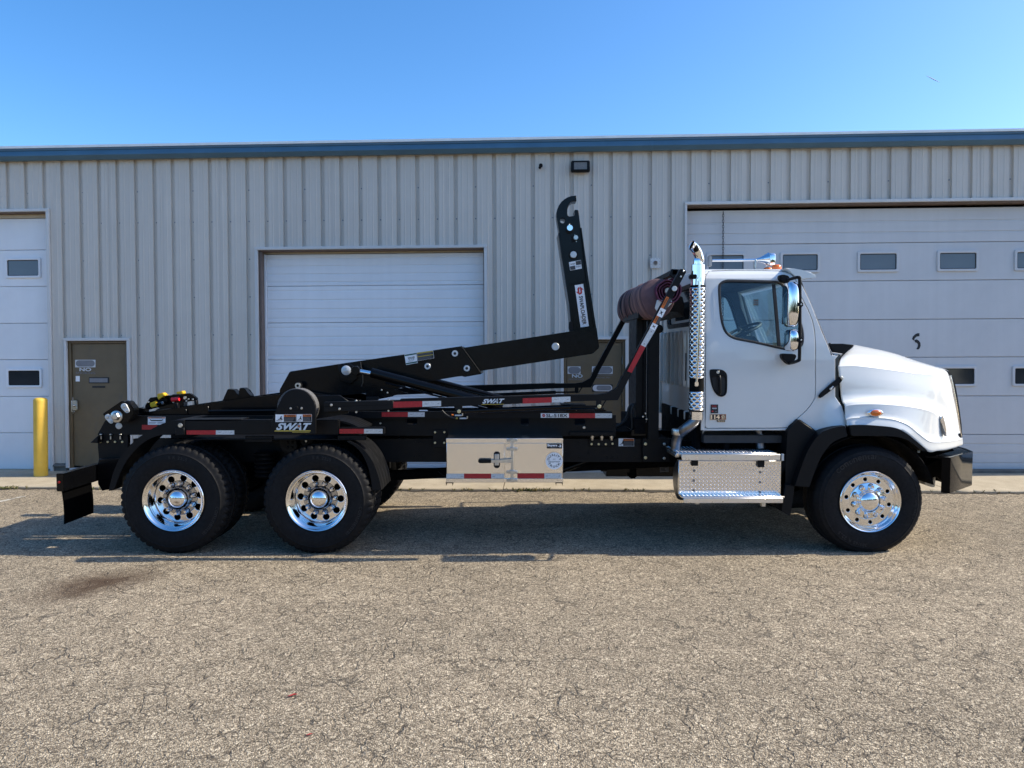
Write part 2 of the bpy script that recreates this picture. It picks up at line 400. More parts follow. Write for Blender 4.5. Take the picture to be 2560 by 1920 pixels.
def asphalt():
    n = N('weathered_asphalt'); P = n.co()
    warp = n.n('ShaderNodeVectorMath', operation='MULTIPLY_ADD')
    nz = n.n('ShaderNodeTexNoise'); nz.inputs['Scale'].default_value = 3.0; nz.inputs['Detail'].default_value = 6
    n.l(P, nz.inputs['Vector']); n.l(nz.outputs['Color'], warp.inputs[0]); warp.inputs[1].default_value = (0.42, 0.42, 0); n.l(P, warp.inputs[2])
    # aggregate: stones of two sizes in a dark binder
    v1 = n.n('ShaderNodeTexVoronoi'); v1.inputs['Scale'].default_value = 120; n.l(P, v1.inputs['Vector'])
    v2 = n.n('ShaderNodeTexVoronoi'); v2.inputs['Scale'].default_value = 62; n.l(P, v2.inputs['Vector'])
    sep = n.n('ShaderNodeSeparateColor'); n.l(v1.outputs['Color'], sep.inputs[0])
    sep2 = n.n('ShaderNodeSeparateColor'); n.l(v2.outputs['Color'], sep2.inputs[0])
    stones = n.ramp(sep.outputs[0], [(0.0, (0.15, 0.128, 0.10)), (0.25, (0.285, 0.247, 0.188)), (0.6, (0.395, 0.342, 0.26)), (0.88, (0.52, 0.455, 0.35)), (1.0, (0.70, 0.63, 0.50))])
    big = n.ramp(sep2.outputs[1], [(0.0, (0.14, 0.12, 0.095)), (0.5, (0.41, 0.352, 0.27)), (1.0, (0.72, 0.64, 0.50))])
    isbig = n.ramp(sep2.outputs[0], [(0.70, 0.0), (0.72, 1.0)], 'CONSTANT')
    c = n.mix(isbig, stones, big)
    gap = n.ramp(v1.outputs['Distance'], [(0.40, 0.0), (0.75, 0.7)])
    c = n.mix(gap, c, (0.085, 0.068, 0.048))
    # slow tone changes and worn lanes
    tone = n.ramp(n.noise(0.45, 5, 0.6), [(0.3, (0.86, 0.825, 0.765)), (0.7, (1.15, 1.095, 1.01))])
    tone2 = n.ramp(n.noise(4.0, 4, 0.6), [(0.3, 0.86), (0.7, 1.12)])
    c = n.mix(1.0, c, tone, 'MULTIPLY'); c = n.mix(1.0, c, tone2, 'MULTIPLY')
    # alligator cracks: two nets, each only in places
    e3 = n.voro(10.0, 'DISTANCE_TO_EDGE', warp.outputs[0])
    e1 = n.voro(1.7, 'DISTANCE_TO_EDGE', warp.outputs[0]); e2 = n.voro(5.0, 'DISTANCE_TO_EDGE', warp.outputs[0])
    k1 = n.ramp(e1, [(0.004, 1.0), (0.013, 0.0)]); k2 = n.ramp(e2, [(0.008, 1.0), (0.026, 0.0)])
    m1 = n.ramp(n.noise(1.3, 4, 0.6), [(0.50, 0.0), (0.66, 0.7)]); m2 = n.ramp(n.noise(2.1, 4, 0.65), [(0.43, 0.0), (0.58, 0.75)])
    k3 = n.math('MULTIPLY', n.ramp(e3, [(0.014, 1.0), (0.045, 0.0)]), n.ramp(n.noise(7.0, 4, 0.7), [(0.44, 0.0), (0.60, 0.8)]))
    pit = n.ramp(n.noise(75, 3, 0.6), [(0.34, 0.55), (0.43, 0.0)])
    crack = n.math('MAXIMUM', n.math('MAXIMUM', n.math('MULTIPLY', k1, m1), n.math('MULTIPLY', k2, m2)), n.math('MAXIMUM', k3, pit))
    c = n.mix(n.math('MULTIPLY', crack, 0.85), c, (0.035, 0.03, 0.026))
    # one old oil stain
    sx = n.n('ShaderNodeSeparateXYZ'); n.l(warp.outputs[0], sx.inputs[0])
    g = G(235, 1461); gx, gy = g.x + 0.21, g.y + 0.21
    rot = 0.97
    dx = n.math('SUBTRACT', sx.outputs[0], gx); dy = n.math('SUBTRACT', sx.outputs[1], gy)
    ex = n.math('DIVIDE', n.math('ADD', n.math('MULTIPLY', dx, math.cos(rot)), n.math('MULTIPLY', dy, math.sin(rot))), 0.66)
    ey = n.math('DIVIDE', n.math('SUBTRACT', n.math('MULTIPLY', dy, math.cos(rot)), n.math('MULTIPLY', dx, math.sin(rot))), 0.44)
    d = n.math('SQRT', n.math('ADD', n.math('MULTIPLY', ex, ex), n.math('MULTIPLY', ey, ey)))
    st = n.math('MULTIPLY', n.ramp(d, [(0.25, 0.95), (1.05, 0.0)]), n.ramp(n.noise(3.5, 5, 0.7), [(0.3, 0.7), (0.55, 1.0)]))
    c = n.mix(st, c, (0.075, 0.046, 0.027))
    h = n.math('SUBTRACT', n.math('SUBTRACT', 1.0, v1.outputs['Distance']), n.math('MULTIPLY', crack, 1.5))
    n.set(Base_Color=c, Roughness=0.9, Specular_IOR_Level=0.25)
    n.bump(h, 0.8, 0.007); return n.m
M['asphalt'] = asphalt()
def concrete():
    n = N('sandy_concrete')
    c = n.ramp(n.noise(3.5, 6, 0.65), [(0.3, (0.36, 0.30, 0.205)), (0.7, (0.47, 0.40, 0.285))])
    sp = n.ramp(n.noise(140, 3, 0.7), [(0.35, 0.72), (0.6, 1.12)])
    c = n.mix(1.0, c, sp, 'MULTIPLY')
    w = n.ramp(n.noise(1.1, 5, 0.7), [(0.55, 0.0), (0.75, 0.4)])
    e = n.ramp(n.voro(0.8, 'DISTANCE_TO_EDGE', n.co((1, 1, 1))), [(0.002, 1.0), (0.006, 0.0)])
    c = n.mix(n.math('MULTIPLY', e, 0.0), c, (0.06, 0.05, 0.04))
    n.set(Base_Color=n.mix(w, c, (0.24, 0.205, 0.15)), Roughness=0.88); n.bump(n.noise(120, 4, 0.7), 0.3, 0.004); return n.m
M['concrete'] = concrete()
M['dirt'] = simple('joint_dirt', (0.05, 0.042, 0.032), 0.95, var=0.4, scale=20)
M['weed'] = simple('weed_green', (0.075, 0.105, 0.025), 0.7, var=0.4, scale=30)
M['straw'] = simple('dry_grass', (0.30, 0.24, 0.11), 0.8, var=0.3, scale=30)
M['leaf'] = simple('tree_leaf', (0.035, 0.062, 0.016), 0.6, var=0.45, scale=0.7)
M['bark'] = simple('bark', (0.08, 0.06, 0.045), 0.9)
M['redleaf'] = simple('red_leaf', (0.42, 0.03, 0.03), 0.6)
M['paintline'] = simple('worn_stall_paint', (0.46, 0.43, 0.36), 0.85, var=0.25, scale=30)
M['lampglass'] = simple('lamp_prism_glass', (0.20, 0.19, 0.175), 0.3, var=0.15, scale=30)
M['cloud'] = simple('ice_cloud', (0.9, 0.9, 0.9), 1.0)
# ------------------------------------------------------------------ ground, apron, building
def sstep(t): t = max(0.0, min(1.0, t)); return t * t * (3 - 2 * t)
def gz(x, y): return GZ0 + max(-0.05, min(0.04, 0.0046 * x)) * sstep((y - 7.4) / 2.6)      # the lot falls a little to the left
def ground():
    xs = [-500, -120, -40, -20, -14] + [-12 + 0.75 * i for i in range(33)] + [14, 20, 40, 120, 500]
    ys = [-500, -150, -60, -25, -10, -5] + [-2 + 0.5 * i for i in range(29)] + [14, 20, 60, 200, 900]
    bm = bmesh.new(); V = [[bm.verts.new((x, y, gz(x, y) if abs(x) < 60 and y < 60 else GZ0)) for y in ys] for x in xs]
    for i in range(len(xs) - 1):
        for j in range(len(ys) - 1):
            bm.faces.new((V[i][j], V[i+1][j], V[i+1][j+1], V[i][j+1]))
    make('ground', bm, M['asphalt'], centre=False, kind='structure', label='weathered sun-bleached asphalt lot with fine cracks and an oil stain')
ground()
WROT = -math.atan(0.044)
MWF = Matrix.Translation((0, 11.38, 0)) @ Matrix.Rotation(WROT, 4, 'Z')                    # along the wall, level with the lot
TILT = Matrix.Rotation(-0.0045, 4, 'Y') @ Matrix.Rotation(-0.0235, 4, 'X')               # the lot slopes: plumb is not square to it
MW = MWF @ TILT; MWI = MW.inverted()
def WW(u, v, D=0.0):
    o = MWI @ Vector((0, 0, CAM_H)); d = MWI.to_3x3() @ ray(u, v); t = (D - o.y) / d.y
    p = o + d * t; return p.x, p.z
bld = empty('metal_building', None, M4=MW, label='long grey ribbed metal building with blue gutter behind the truck', cat='building')
UL, UR = -11.5, 10.6
EAVE = WW(1280, 381, -.1)[1] + .055
def wbox(name, u0, u1, d0, d1, z0, z1, m, parent, bev=0.004, **kw):
    return box(name, u0, u1, d0, d1, z0, z1, m, parent, bev, space=MW, **kw)
# --- apron of concrete slabs along the wall
def apron():
    root = empty('apron', MW @ Vector((0, -0.7, 0)), WROT, kind='structure', label='sandy concrete apron along the foot of the building')
    js = [-12.2 + 3.05 * k + random.uniform(-0.05, 0.05) for k in range(9)]; js[4] = WW(1262, 1215, -0.9)[0]
    for a, b in zip(js[:-1], js[1:]):
        a += 0.006; b -= 0.006
        n = 40; front = []
        for i in range(n + 1):
            u = a + (b - a) * i / n
            front.append((u, -1.33 + random.uniform(-0.008, 0.008) + 0.025 * math.sin(u * 1.7) + (0.03 * random.random() if random.random() < 0.12 else 0)))
        bm = bmesh.new()
        def P(u, d, up):
            w = MWF @ Vector((u, d, 0)); return (u, d, gz(w.x, w.y) + up)
        rows = [[bm.verts.new(P(u, d, -0.05)) for u, d in front], [bm.verts.new(P(u, d, 0.016)) for u, d in front],
                [bm.verts.new(P(u, d + 0.015, 0.028)) for u, d in front], [bm.verts.new(P(u, -0.9, 0.032)) for u, d in front],
                [bm.verts.new(P(u, 0.35, 0.040)) for u, d in front]]
        for r0, r1 in zip(rows[:-1], rows[1:]):
            for i in range(n): bm.faces.new((r0[i], r0[i+1], r1[i+1], r1[i]))
        for k in (0, n):
            bm.faces.new([r[k] for r in rows] + [bm.verts.new(P(front[k][0], 0.35, -0.05))])
        bmesh.ops.recalc_face_normals(bm, faces=bm.faces[:])
        make('concrete_slab', bm, M['concrete'], root, MWF, smooth=30)
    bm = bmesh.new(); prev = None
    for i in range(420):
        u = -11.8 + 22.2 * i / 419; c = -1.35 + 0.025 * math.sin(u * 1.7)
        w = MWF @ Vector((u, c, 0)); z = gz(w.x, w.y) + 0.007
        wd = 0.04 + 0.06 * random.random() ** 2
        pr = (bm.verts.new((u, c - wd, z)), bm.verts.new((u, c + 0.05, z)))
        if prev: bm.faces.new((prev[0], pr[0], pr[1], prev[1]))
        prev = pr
    make('dirt_shade_seam', bm, M['dirt'], root, MWF, smooth=0)  # joint dirt, its dark width also standing for shadow under the slab edge
apron()
def weeds():
    bm = bmesh.new()
    spots = [(WW(x, 1222, -1.36)[0], s, k) for x, s, k in ((1148,.12,5),(1180,.10,3),(1290,.16,8),(1318,.12,12),(1336,.10,12),(1365,.15,8),(1250,.2,4),(1440,.4,4),(30,.25,16),(12,.2,14),(390,.12,22),(400,.08,12),(380,.06,10),(1590,.3,6),(2350,.4,5),(2480,.4,6),(900,.5,10),(1010,.4,8),(230,.25,6))]
    for u0, spread, n in spots:
        for _ in range(n):
            u = u0 + random.gauss(0, spread * 0.5); d = -1.37 + random.gauss(0, 0.025)
            w = MWF @ Vector((u, d, 0)); z = gz(w.x, w.y)
            for _b in range(random.randint(3, 6)):
                a = random.uniform(0, 6.28); h = random.uniform(0.012, 0.055); lean = random.uniform(0.2, 1.1) * h; t = random.uniform(0.003, 0.006)
                p0 = Vector((u, d, z)); p1 = p0 + Vector((math.cos(a) * lean * .4, math.sin(a) * lean * .4, h * .7)); p2 = p0 + Vector((math.cos(a) * lean, math.sin(a) * lean, h))
                s = Vector((-math.sin(a), math.cos(a), 0)) * t
                f = bm.faces.new([bm.verts.new(p) for p in (p0 - s, p0 + s, p1 + s, p2, p1 - s)]); f.material_index = 0 if random.random() < 0.6 else 1
    make('weeds', bm, [M['weed'], M['straw']], None, MWF, smooth=0, kind='stuff', label='small green and straw weeds growing along the apron edge', cat='weeds')
weeds()
# --- openings: (u0, u1, z0, z1)
ld_r, ld_t = WW(118, 528)[0], WW(60, 530)[1]
LD = (ld_r - 3.66, ld_r, -0.2, ld_t)
CD = (WW(648, 800)[0], WW(1211, 800)[0], -0.2, WW(900, 623)[1])
rd_l, rd_t = WW(1716, 800)[0], WW(2100, 508)[1]
RD = (rd_l, rd_l + 7.3, -0.2, rd_t)
MD1 = (WW(172, 1000)[0], WW(322, 1000)[0], -0.2, WW(250, 852)[1])
MD2 = (WW(1409, 900)[0], WW(1563, 900)[0], -0.2, WW(1480, 849)[1])
OPEN = [LD, CD, RD, MD1, MD2]
RIB0 = WW(157.7, 551)[0]; PITCH_RIB = 0.3048
RIB1 = WW(1283.6, 452)[0]
PITCH_RIB = (RIB1 - RIB0) / round((RIB1 - RIB0) / 0.3048)
def wall_profile(a, b):
    pts = []
    k0 = math.floor((a - RIB0) / PITCH_RIB) - 1; k1 = math.ceil((b - RIB0) / PITCH_RIB) + 1
    for k in range(k0, k1 + 1):
        c = RIB0 + k * PITCH_RIB
        pts += [(c - .034, 0), (c - .029, .040), (c + .029, .040), (c + .034, 0)]
        for m in (0.105, 0.200):
            pts += [(c + m - .012, 0), (c + m - .006, -.0045), (c + m + .006, -.0045), (c + m + .012, 0)]
    out = []
    for (u0, d0), (u1, d1) in zip(pts[:-1], pts[1:]):
        for t in (a, b):
            if u0 < t < u1: out.append((t, d0 + (d1 - d0) * (t - u0) / (u1 - u0)))
    out += [p for p in pts if a <= p[0] <= b]
    return sorted(set(out))
WALL_Z0 = 0.10
def wall():
    w = PITCH_RIB * 3; k = 0; a = RIB0 - PITCH_RIB * 0.5 - w * 7
    while a < UR:
        lo, hi = max(a, UL), min(a + w, UR)
        if hi > lo:
            bm = bmesh.new()
            cuts = sorted({lo, hi} | {e for o in OPEN for e in o[:2] if lo < e < hi})
            for c0, c1 in zip(cuts[:-1], cuts[1:]):
                mid = (c0 + c1) / 2; z0 = WALL_Z0
                for o in OPEN:
                    if o[0] < mid < o[1]: z0 = o[3]
                pr = wall_profile(c0, c1)
                off = 0.0035 * (k % 2)
                B = [bm.verts.new((u, d - off, z0)) for u, d in pr]; T = [bm.verts.new((u, d - off, EAVE)) for u, d in pr]
                for i in range(len(pr) - 1): bm.faces.new((B[i], B[i+1], T[i+1], T[i]))
            make('wall_panel', bm, M['wall'], bld, MW, smooth=20)
        a += w; k += 1
wall()
def screws():
    rows = [WW(350, 478)[1], WW(350, 556)[1], WW(350, 650)[1], WW(350, 744)[1], WW(350, 838)[1]]
    bm = bmesh.new()
    k0 = math.ceil((UL - RIB0) / PITCH_RIB); k1 = math.floor((UR - RIB0) / PITCH_RIB)
    for ri, z in enumerate(rows):
        for k in range(k0, k1 + 1):
            if ri not in (1, 4) and k % 3 != 1: continue
            u = RIB0 + k * PITCH_RIB + 0.008
            if any(o[0] - .04 < u < o[1] + .04 and z < o[3] + .05 for o in OPEN): continue
            bm_lathe(bm, [(0.012, 0.040), (0.012, 0.035), (0.007, 0.034), (0.007, 0.028)], 6, 'Y', (u, 0, z), True)
    make('screw_heads', bm, M['steel'], bld, MW, kind='stuff')
screws()
# --- rest of the shell: ends, back, roof (closed so that the inside is dark)
wbox('end_wall', UL - .05, UL, .0, 9, -0.1, EAVE + .5, M['wall'], bld)
wbox('end_wall', UR, UR + .05, .0, 9, -0.1, EAVE + .5, M['wall'], bld)
wbox('ceiling', UL, UR, .01, 9, EAVE - .02, EAVE - .005, M['wall'], bld)
wbox('back_wall', UL, UR, 9, 9.05, -0.1, EAVE + .5, M['wall'], bld)
bm = bmesh.new(); bm_prism(bm, [(-0.165, EAVE + 0.121), (-0.165, EAVE + 0.160), (9.1, EAVE + 0.60), (9.1, EAVE + 0.56)], UL - .1, UR + .1)
bm.transform(Matrix(((0,1,0,0),(1,0,0,0),(0,0,1,0),(0,0,0,1)))); bmesh.ops.reverse_faces(bm, faces=bm.faces[:])
make('roof', bm, M['roof'], bld, MW)
# --- gutter in lengths, with joints
gz0 = EAVE - 0.055
gprof = [(-0.002, gz0 + .012), (-0.100, gz0), (-0.168, gz0 + .052), (-0.168, gz0 + .060), (-0.140, gz0 + .138), (-0.152, gz0 + .142), (-0.158, gz0 + .170), (-0.150, gz0 + .175), (-0.002, gz0 + .170)]
ju = [UL - .1, WW(668, 375)[0], WW(1627, 352)[0], UR + .1]
for a, b in zip(ju[:-1], ju[1:]):
    bm = bmesh.new(); bm_prism(bm, [(p[0], p[1]) for p in gprof], a + .002, b - .002)
    bm.transform(Matrix(((0,1,0,0),(1,0,0,0),(0,0,1,0),(0,0,0,1)))); bmesh.ops.recalc_face_normals(bm, faces=bm.faces[:])
    make('gutter', bm, M['gutter'], bld, MW, smooth=20)
for u in ju[1:-1]:
    bm = bmesh.new(); bm_prism(bm, [(p[0] - .003, p[1] + (0.002 if p[1] > gz0 + .1 else -.002)) for p in gprof], u - .018, u + .018)
    bm.transform(Matrix(((0,1,0,0),(1,0,0,0),(0,0,1,0),(0,0,0,1)))); bmesh.ops.recalc_face_normals(bm, faces=bm.faces[:])
    make('gutter_joint', bm, M['gutter'], bld, MW)
# --- trim round an opening, as the frame mesh of its door
def opening_trim(name, o, m, recess, width=0.05, sill=0.0, label=None, left=True, right=True, inner=None):
    u0, u1, z0, z1 = o; bm = bmesh.new(); t = 0.05
    bm_box(bm, u0 - width, u1 + width, -.048, -.002, z1, z1 + 0.045, .003)
    if left: bm_box(bm, u0 - width, u0, -.044, -.002, sill, z1 - .001, .003)
    if right: bm_box(bm, u1, u1 + width, -.044, -.002, sill, z1 - .001, .003)
    im = 1
    bm_box(bm, u0 - .004, u0 + .004, -.001, recess + .06, sill, z1 - .002, 0, mi=im)
    bm_box(bm, u1 - .004, u1 + .004, -.001, recess + .06, sill, z1 - .002, 0, mi=im)
    bm_box(bm, u0, u1, -.001, recess + .06, z1 - .012, z1 - .004, 0, mi=im)
    p = make(name, bm, [m, inner or M['soffit']], bld, MW, smooth=20)
    if label: p['label'] = label
    return p
def door_section(parent, u0, u1, d, z0, z1, m, grooves=(), name='door_section'):
    prof = [(z0 + .003, d + .008), (z0 + .008, d)]
    for g in grooves:
        z = z0 + g * (z1 - z0)
        prof += [(z - .016, d), (z - .010, d + .009), (z + .009, d + .009), (z + .013, d)]
    prof += [(z1 - .009, d), (z1 - .003, d + .010)]
    bm = bmesh.new()
    A = [bm.verts.new((u0, y, z)) for z, y in prof]; B = [bm.verts.new((u1, y, z)) for z, y in prof]
    for i in range(len(prof) - 1): bm.faces.new((A[i], B[i], B[i+1], A[i+1]))
    back = d + .045
    q = [bm.verts.new(p) for p in ((u0, back, z0), (u1, back, z0), (u1, back, z1), (u0, back, z1))]
    bm.faces.new((q[0], q[1], B[0], A[0])); bm.faces.new((A[-1], B[-1], q[2], q[3])); bm.faces.new(q[::-1])
    return make(name, bm, m, parent, MW, smooth=25)
def door_window(parent, u0, u1, z0, z1, d, frame_m, glass_m):
    w = 0.038
    me = curve_plate([round_rect(u0, u1, z0, z1, .03, 4), round_rect(u0 + w, u1 - w, z0 + w, z1 - w, .02, 4)[::-1]], d - .026, d + .004, .006, 2)
    f = make('window_frame', me, frame_m, parent, MW)
    me = curve_plate([round_rect(u0 + w - .003, u1 - w + .003, z0 + w - .003, z1 - w + .003, .02, 4)], d - .006, d - .001, 0, 0)
    make('window_pane', me, glass_m, parent, MW)
    me = curve_plate([round_rect(u0 + w - .004, u1 - w + .004, z0 + w - .004, z1 - w + .004, .02, 4), round_rect(u0 + w + .010, u1 - w - .010, z0 + w + .010, z1 - w - .010, .014, 4)[::-1]], d - .012, d - .0065, 0, 0)
    make('window_seal', me, M['gasket'], parent, MW)
# left overhead door
d = 0.13
p = opening_trim('overhead_door', LD, M['wall_trim'], d, label='pale overhead door behind the yellow bollard')
zs = [WW(60, y, d)[1] for y in (1173, 1082, 991, 899, 808, 716, 625)] + [LD[3] - .075]
for a, b in zip(zs[:-1], zs[1:]): door_section(p, LD[0] + .02, LD[1] - .012, d, a, b, M['door_white'])
wbox('weather_seal', LD[0] + .01, LD[1] - .012, d - .01, d + .03, LD[3] - .072, LD[3] - .014, M['tan_head'], p)
for k in range(3):
    off = -0.98 * k
    for y0, y1, gm in ((645, 695, M['grey_glass']), (921, 969, M['dark_glass'])):
        xa, xb = (14, 104) if y0 < 700 else (17, 107)
        a, b = WW(xa, y0, d), WW(xb, y1, d); door_window(p, a[0] + off, b[0] + off, b[1], a[1], d, M['door_white'], gm)
# centre overhead door
d = 0.16
p = opening_trim('overhead_door', CD, M['wall_trim'], d, label='white ribbed overhead door behind the loader boom')
zt = WW(900, 634, d)[1]
seams = [WW(900, y, d)[1] for y in (635 + 79, 635 + 171, 635 + 264)]
h = seams[0] - seams[1]
zs = [seams[0] + h] + seams + [seams[2] - h * i for i in (1, 2, 3)]
zs = [zt] + [z for z in zs if z < zt - .1]
zs[-1] = 0.045
cu0, cu1 = WW(669, 800, d)[0], WW(1209, 800, d)[0]
top_part = True
for b, a in zip(zs[:-1], zs[1:]):
    g = (0.12, 0.37, 0.62, 0.87) if b - a > 0.55 * h else (0.2, 0.7)
    door_section(p, cu0, cu1, d, a, b, M['door_white'], g)
wbox('weather_seal', CD[0] + .02, CD[1] - .01, d - .012, d + .03, zt + .004, CD[3] - .014, M['tan_head'], p)
wbox('door_track', CD[0] + .008, cu0 - .004, d - .03, d + .04, 0.05, zt - .002, M['door_white'], p)
wbox('jamb_liner', CD[0] + .006, CD[0] + .045, 0.012, d - .04, 0.05, CD[3] - .016, M['soffit'], p)
# right overhead door
d = 0.16
p = opening_trim('overhead_door', RD, M['wall_trim'], d, width=0.035, label='wide grey overhead door with windows behind the cab and hood', right=False)
zs = [WW(2300, y, d)[1] for y in (1181, 1086, 990, 893, 798, 701, 606)] + [RD[3] - .05]
for i, (a, b) in enumerate(zip(zs[:-1], zs[1:])):
    door_section(p, RD[0] + .012, RD[1] - .02, d, a, b, M['door_grey'], (0.25, 0.5, 0.75) if i in (0,) else ((.3, .62) if i == len(zs) - 2 else ()))
for xa, xb in ((1765, 1864), (1950, 2049), (2143, 2246), (2342, 2445), (2535, 2640)):
    a, b = WW(xa, 628, d), WW(xb, 679, d); zz = WW(2246, 628, d)[1], WW(2246, 680, d)[1]
    door_window(p, a[0], b[0], zz[1], zz[0], d, M['door_grey'], M['grey_glass'])
    zz = WW(2440, 915, d)[1], WW(2440, 966, d)[1]
    door_window(p, a[0] - .01, b[0] - .01, zz[1], zz[0], d, M['door_grey'], M['dark_glass'])
def wall_map(q, D):
    P = [Vector((WW(a, b, D)[0], D, WW(a, b, D)[1])) for a, b in q]
    def f(u, v, lift=0.0):
        r = P[3].lerp(P[2], u).lerp(P[0].lerp(P[1], u), v); return (r.x, r.y - lift, r.z)
    return f
# the stencilled 5 on the right door
five = [(.85,.98),(.85,.795),(.54,.77),(.34,.67),(.25,.54),(.03,.62),(.12,.77),(.38,.92),(.62,.975)]
five2 = [(.28,.57),(.54,.61),(.80,.525),(.95,.385),(.97,.22),(.85,.06),(.69,0),(.49,.03),(.65,.165),(.68,.30),(.57,.40),(.38,.43)]
print_on('stencil_number', None, 0, [('p', five, 0), ('p', five2, 0)], [M['ink']], p, space=MW, mapf=wall_map([(2279, 832), (2302, 832), (2302, 874), (2279, 874)], d))
# hanging chain in front of the right door
def chain():
    u, zt = WW(1808, 528, .1); z = zt; bm = bmesh.new(); k = 0
    while z > 1.3:
        ring = arc(0, 0, .012, 0, 360, 10, .026)
        pts = [((u + a if k % 2 else u), (0.10 if k % 2 else 0.10 + a), z - .026 + b) for a, b in ring[:-1]]
        bm_tube(bm, pts + [pts[0]], .0045, 5, False); z -= .043; k += 1
    make('pull_chain', bm, M['ink'], p, MW, kind='stuff')
chain()
# personnel doors
def man_door(o, label, hinge_right, items, mats, q):
    u0, u1, _, z1 = o; d = 0.035
    p = opening_trim('personnel_door', o, M['wall_trim'], d, width=.045, sill=.06, label=label, inner=M['mandoor'])
    fw = .042
    bm = bmesh.new()
    bm_box(bm, u0 + .006, u0 + fw, .008, d + .03, .06, z1 - .016, .003); bm_box(bm, u1 - fw, u1 - .006, .008, d + .03, .06, z1 - .016, .003)
    bm_box(bm, u0 + fw + .001, u1 - fw - .001, .008, d + .03, z1 - fw, z1 - .016, .003)
    make('door_frame', bm, M['mandoor'], p, MW)
    wbox('door_leaf', u0 + fw + .006, u1 - fw - .006, d, d + .04, .085, z1 - fw - .006, M['mandoor'], p, .004)
    hu = u1 - fw + .002 if hinge_right else u0 + fw
    for hz in (z1 - .33, (z1 + .1) / 2, .35):
        bm = bmesh.new(); bm_lathe(bm, [(.011, hz - .06), (.011, hz + .06)], 8, 'Z', (hu, d - .012, 0), True); make('hinge', bm, M['steel'], p, MW)
    if items: print_on('door_lettering', None, 0, items, mats, p, space=MW, mapf=wall_map(q, d), lift=.001)
    return p, d
ink = [M['door_grey'], M['grey_ink'], M['swat'], M['paper'], M['ink']]
def pill(u0, u1, v0, v1, asp, n=8):
    r = (v1 - v0) / 2; rx = r / asp
    return [(u1 - rx + rx * math.cos(math.radians(t)), (v0+v1)/2 + r * math.sin(math.radians(t))) for t in range(-90, 91, 180 // n)] + \
           [(u0 + rx + rx * math.cos(math.radians(t)), (v0+v1)/2 + r * math.sin(math.radians(t))) for t in range(90, 271, 180 // n)]
q = R2([(650, 413), (950, 413), (950, 660), (650, 660)])
def s(x, y): return ((x - 650) / 300, (660 - y) / 247)
p, d = man_door(MD1, 'brown steel door lettered NO SMOKING beside the yellow bollard', True,
   [('r', *s(650, 478), *s(826, 413), 0), ('p', pill(*(s(656, 0)[0], s(820, 0)[0], s(0, 472)[1], s(0, 417)[1]), asp=300/247), 1),
    ('t', 'NO', *s(688, 512), *s(790, 482), 0, .03, 0), ('t', 'SMOKING', *s(656, 537), *s(825, 518), 1, 0, 0),
    ('r', *s(656, 600), *s(691, 553), 3), ('r', *s(770, 616), *s(946, 564), 4), ('r', *s(776, 608), *s(932, 572), 1),
    ('r', *s(800, 655), *s(912, 640), 4)], ink, q)
# keypad lock on the first door
bm = bmesh.new(); a, b = WW(603, 735, 0), None
la, lb = WW(*R2([(604, 738)])[0], d), WW(*R2([(650, 880)])[0], d)
bm_box(bm, la[0], lb[0] - .03, d - .006, d + .002, lb[1], la[1], .002)
ka, kb = WW(*R2([(634, 764)])[0], d), WW(*R2([(681, 848)])[0], d)
bm_box(bm, ka[0], kb[0], d - .045, d - .006, kb[1], ka[1], .012, 2)
kc = WW(*R2([(658, 808)])[0], d); bm_lathe(bm, [(.024, d - .045), (.024, d - .065), (.012, d - .08), (.0, d - .08)], 14, 'Y', (kc[0], 0, kc[1]), False)
bm_box(bm, kc[0] - .06, kc[0] - .045, d - .04, d - .028, kb[1] - .02, ka[1], .004)
bm_box(bm, kc[0] - .06, kc[0], d - .04, d - .028, kb[1] - .03, kb[1] - .016, .004)
make('keypad_lock', bm, M['zinc'], p, MW)
q = Z3([(1275, 360), (1705, 360), (1705, 625), (1275, 625)])
def s(x, y): return ((x - 1275) / 430, (625 - y) / 265)
p, d = man_door(MD2, 'brown steel door with peeling signs behind the tarp arms', True,
   [('r', *s(1278, 432), *s(1400, 362), 0), ('p', pill(s(1284, 0)[0], s(1400, 0)[0], s(0, 430)[1], s(0, 366)[1], asp=430/265), 1),
    ('t', 'NO', *s(1320, 468), *s(1420, 436), 2, .02, 0), ('t', 'SMOKING', *s(1284, 492), *s(1430, 476), 1, 0, 0),
    ('r', *s(1508, 432), *s(1703, 362), 0), ('p', pill(s(1514, 0)[0], s(1697, 0)[0], s(0, 428)[1], s(0, 366)[1], asp=430/265), 4), ('p', pill(s(1518, 0)[0], s(1693, 0)[0], s(0, 426)[1], s(0, 368)[1], asp=430/265), 1),
    ('t', 'AUTHORIZED', *s(1545, 450), *s(1700, 437), 1, 0, 0), ('t', 'PERSONNEL ONLY', *s(1548, 474), *s(1680, 460), 1, 0, 0),
    ('r', *s(1510, 600), *s(1703, 532), 4), ('p', pill(s(1514, 0)[0], s(1699, 0)[0], s(0, 596)[1], s(0, 536)[1], asp=430/265), 0), ('p', pill(s(1550, 0)[0], s(1690, 0)[0], s(0, 588)[1], s(0, 542)[1], asp=430/265), 1),
    ('t', 'DO NOT ENTER', *s(1530, 622), *s(1690, 606), 1, 0, 0)], ink, q)
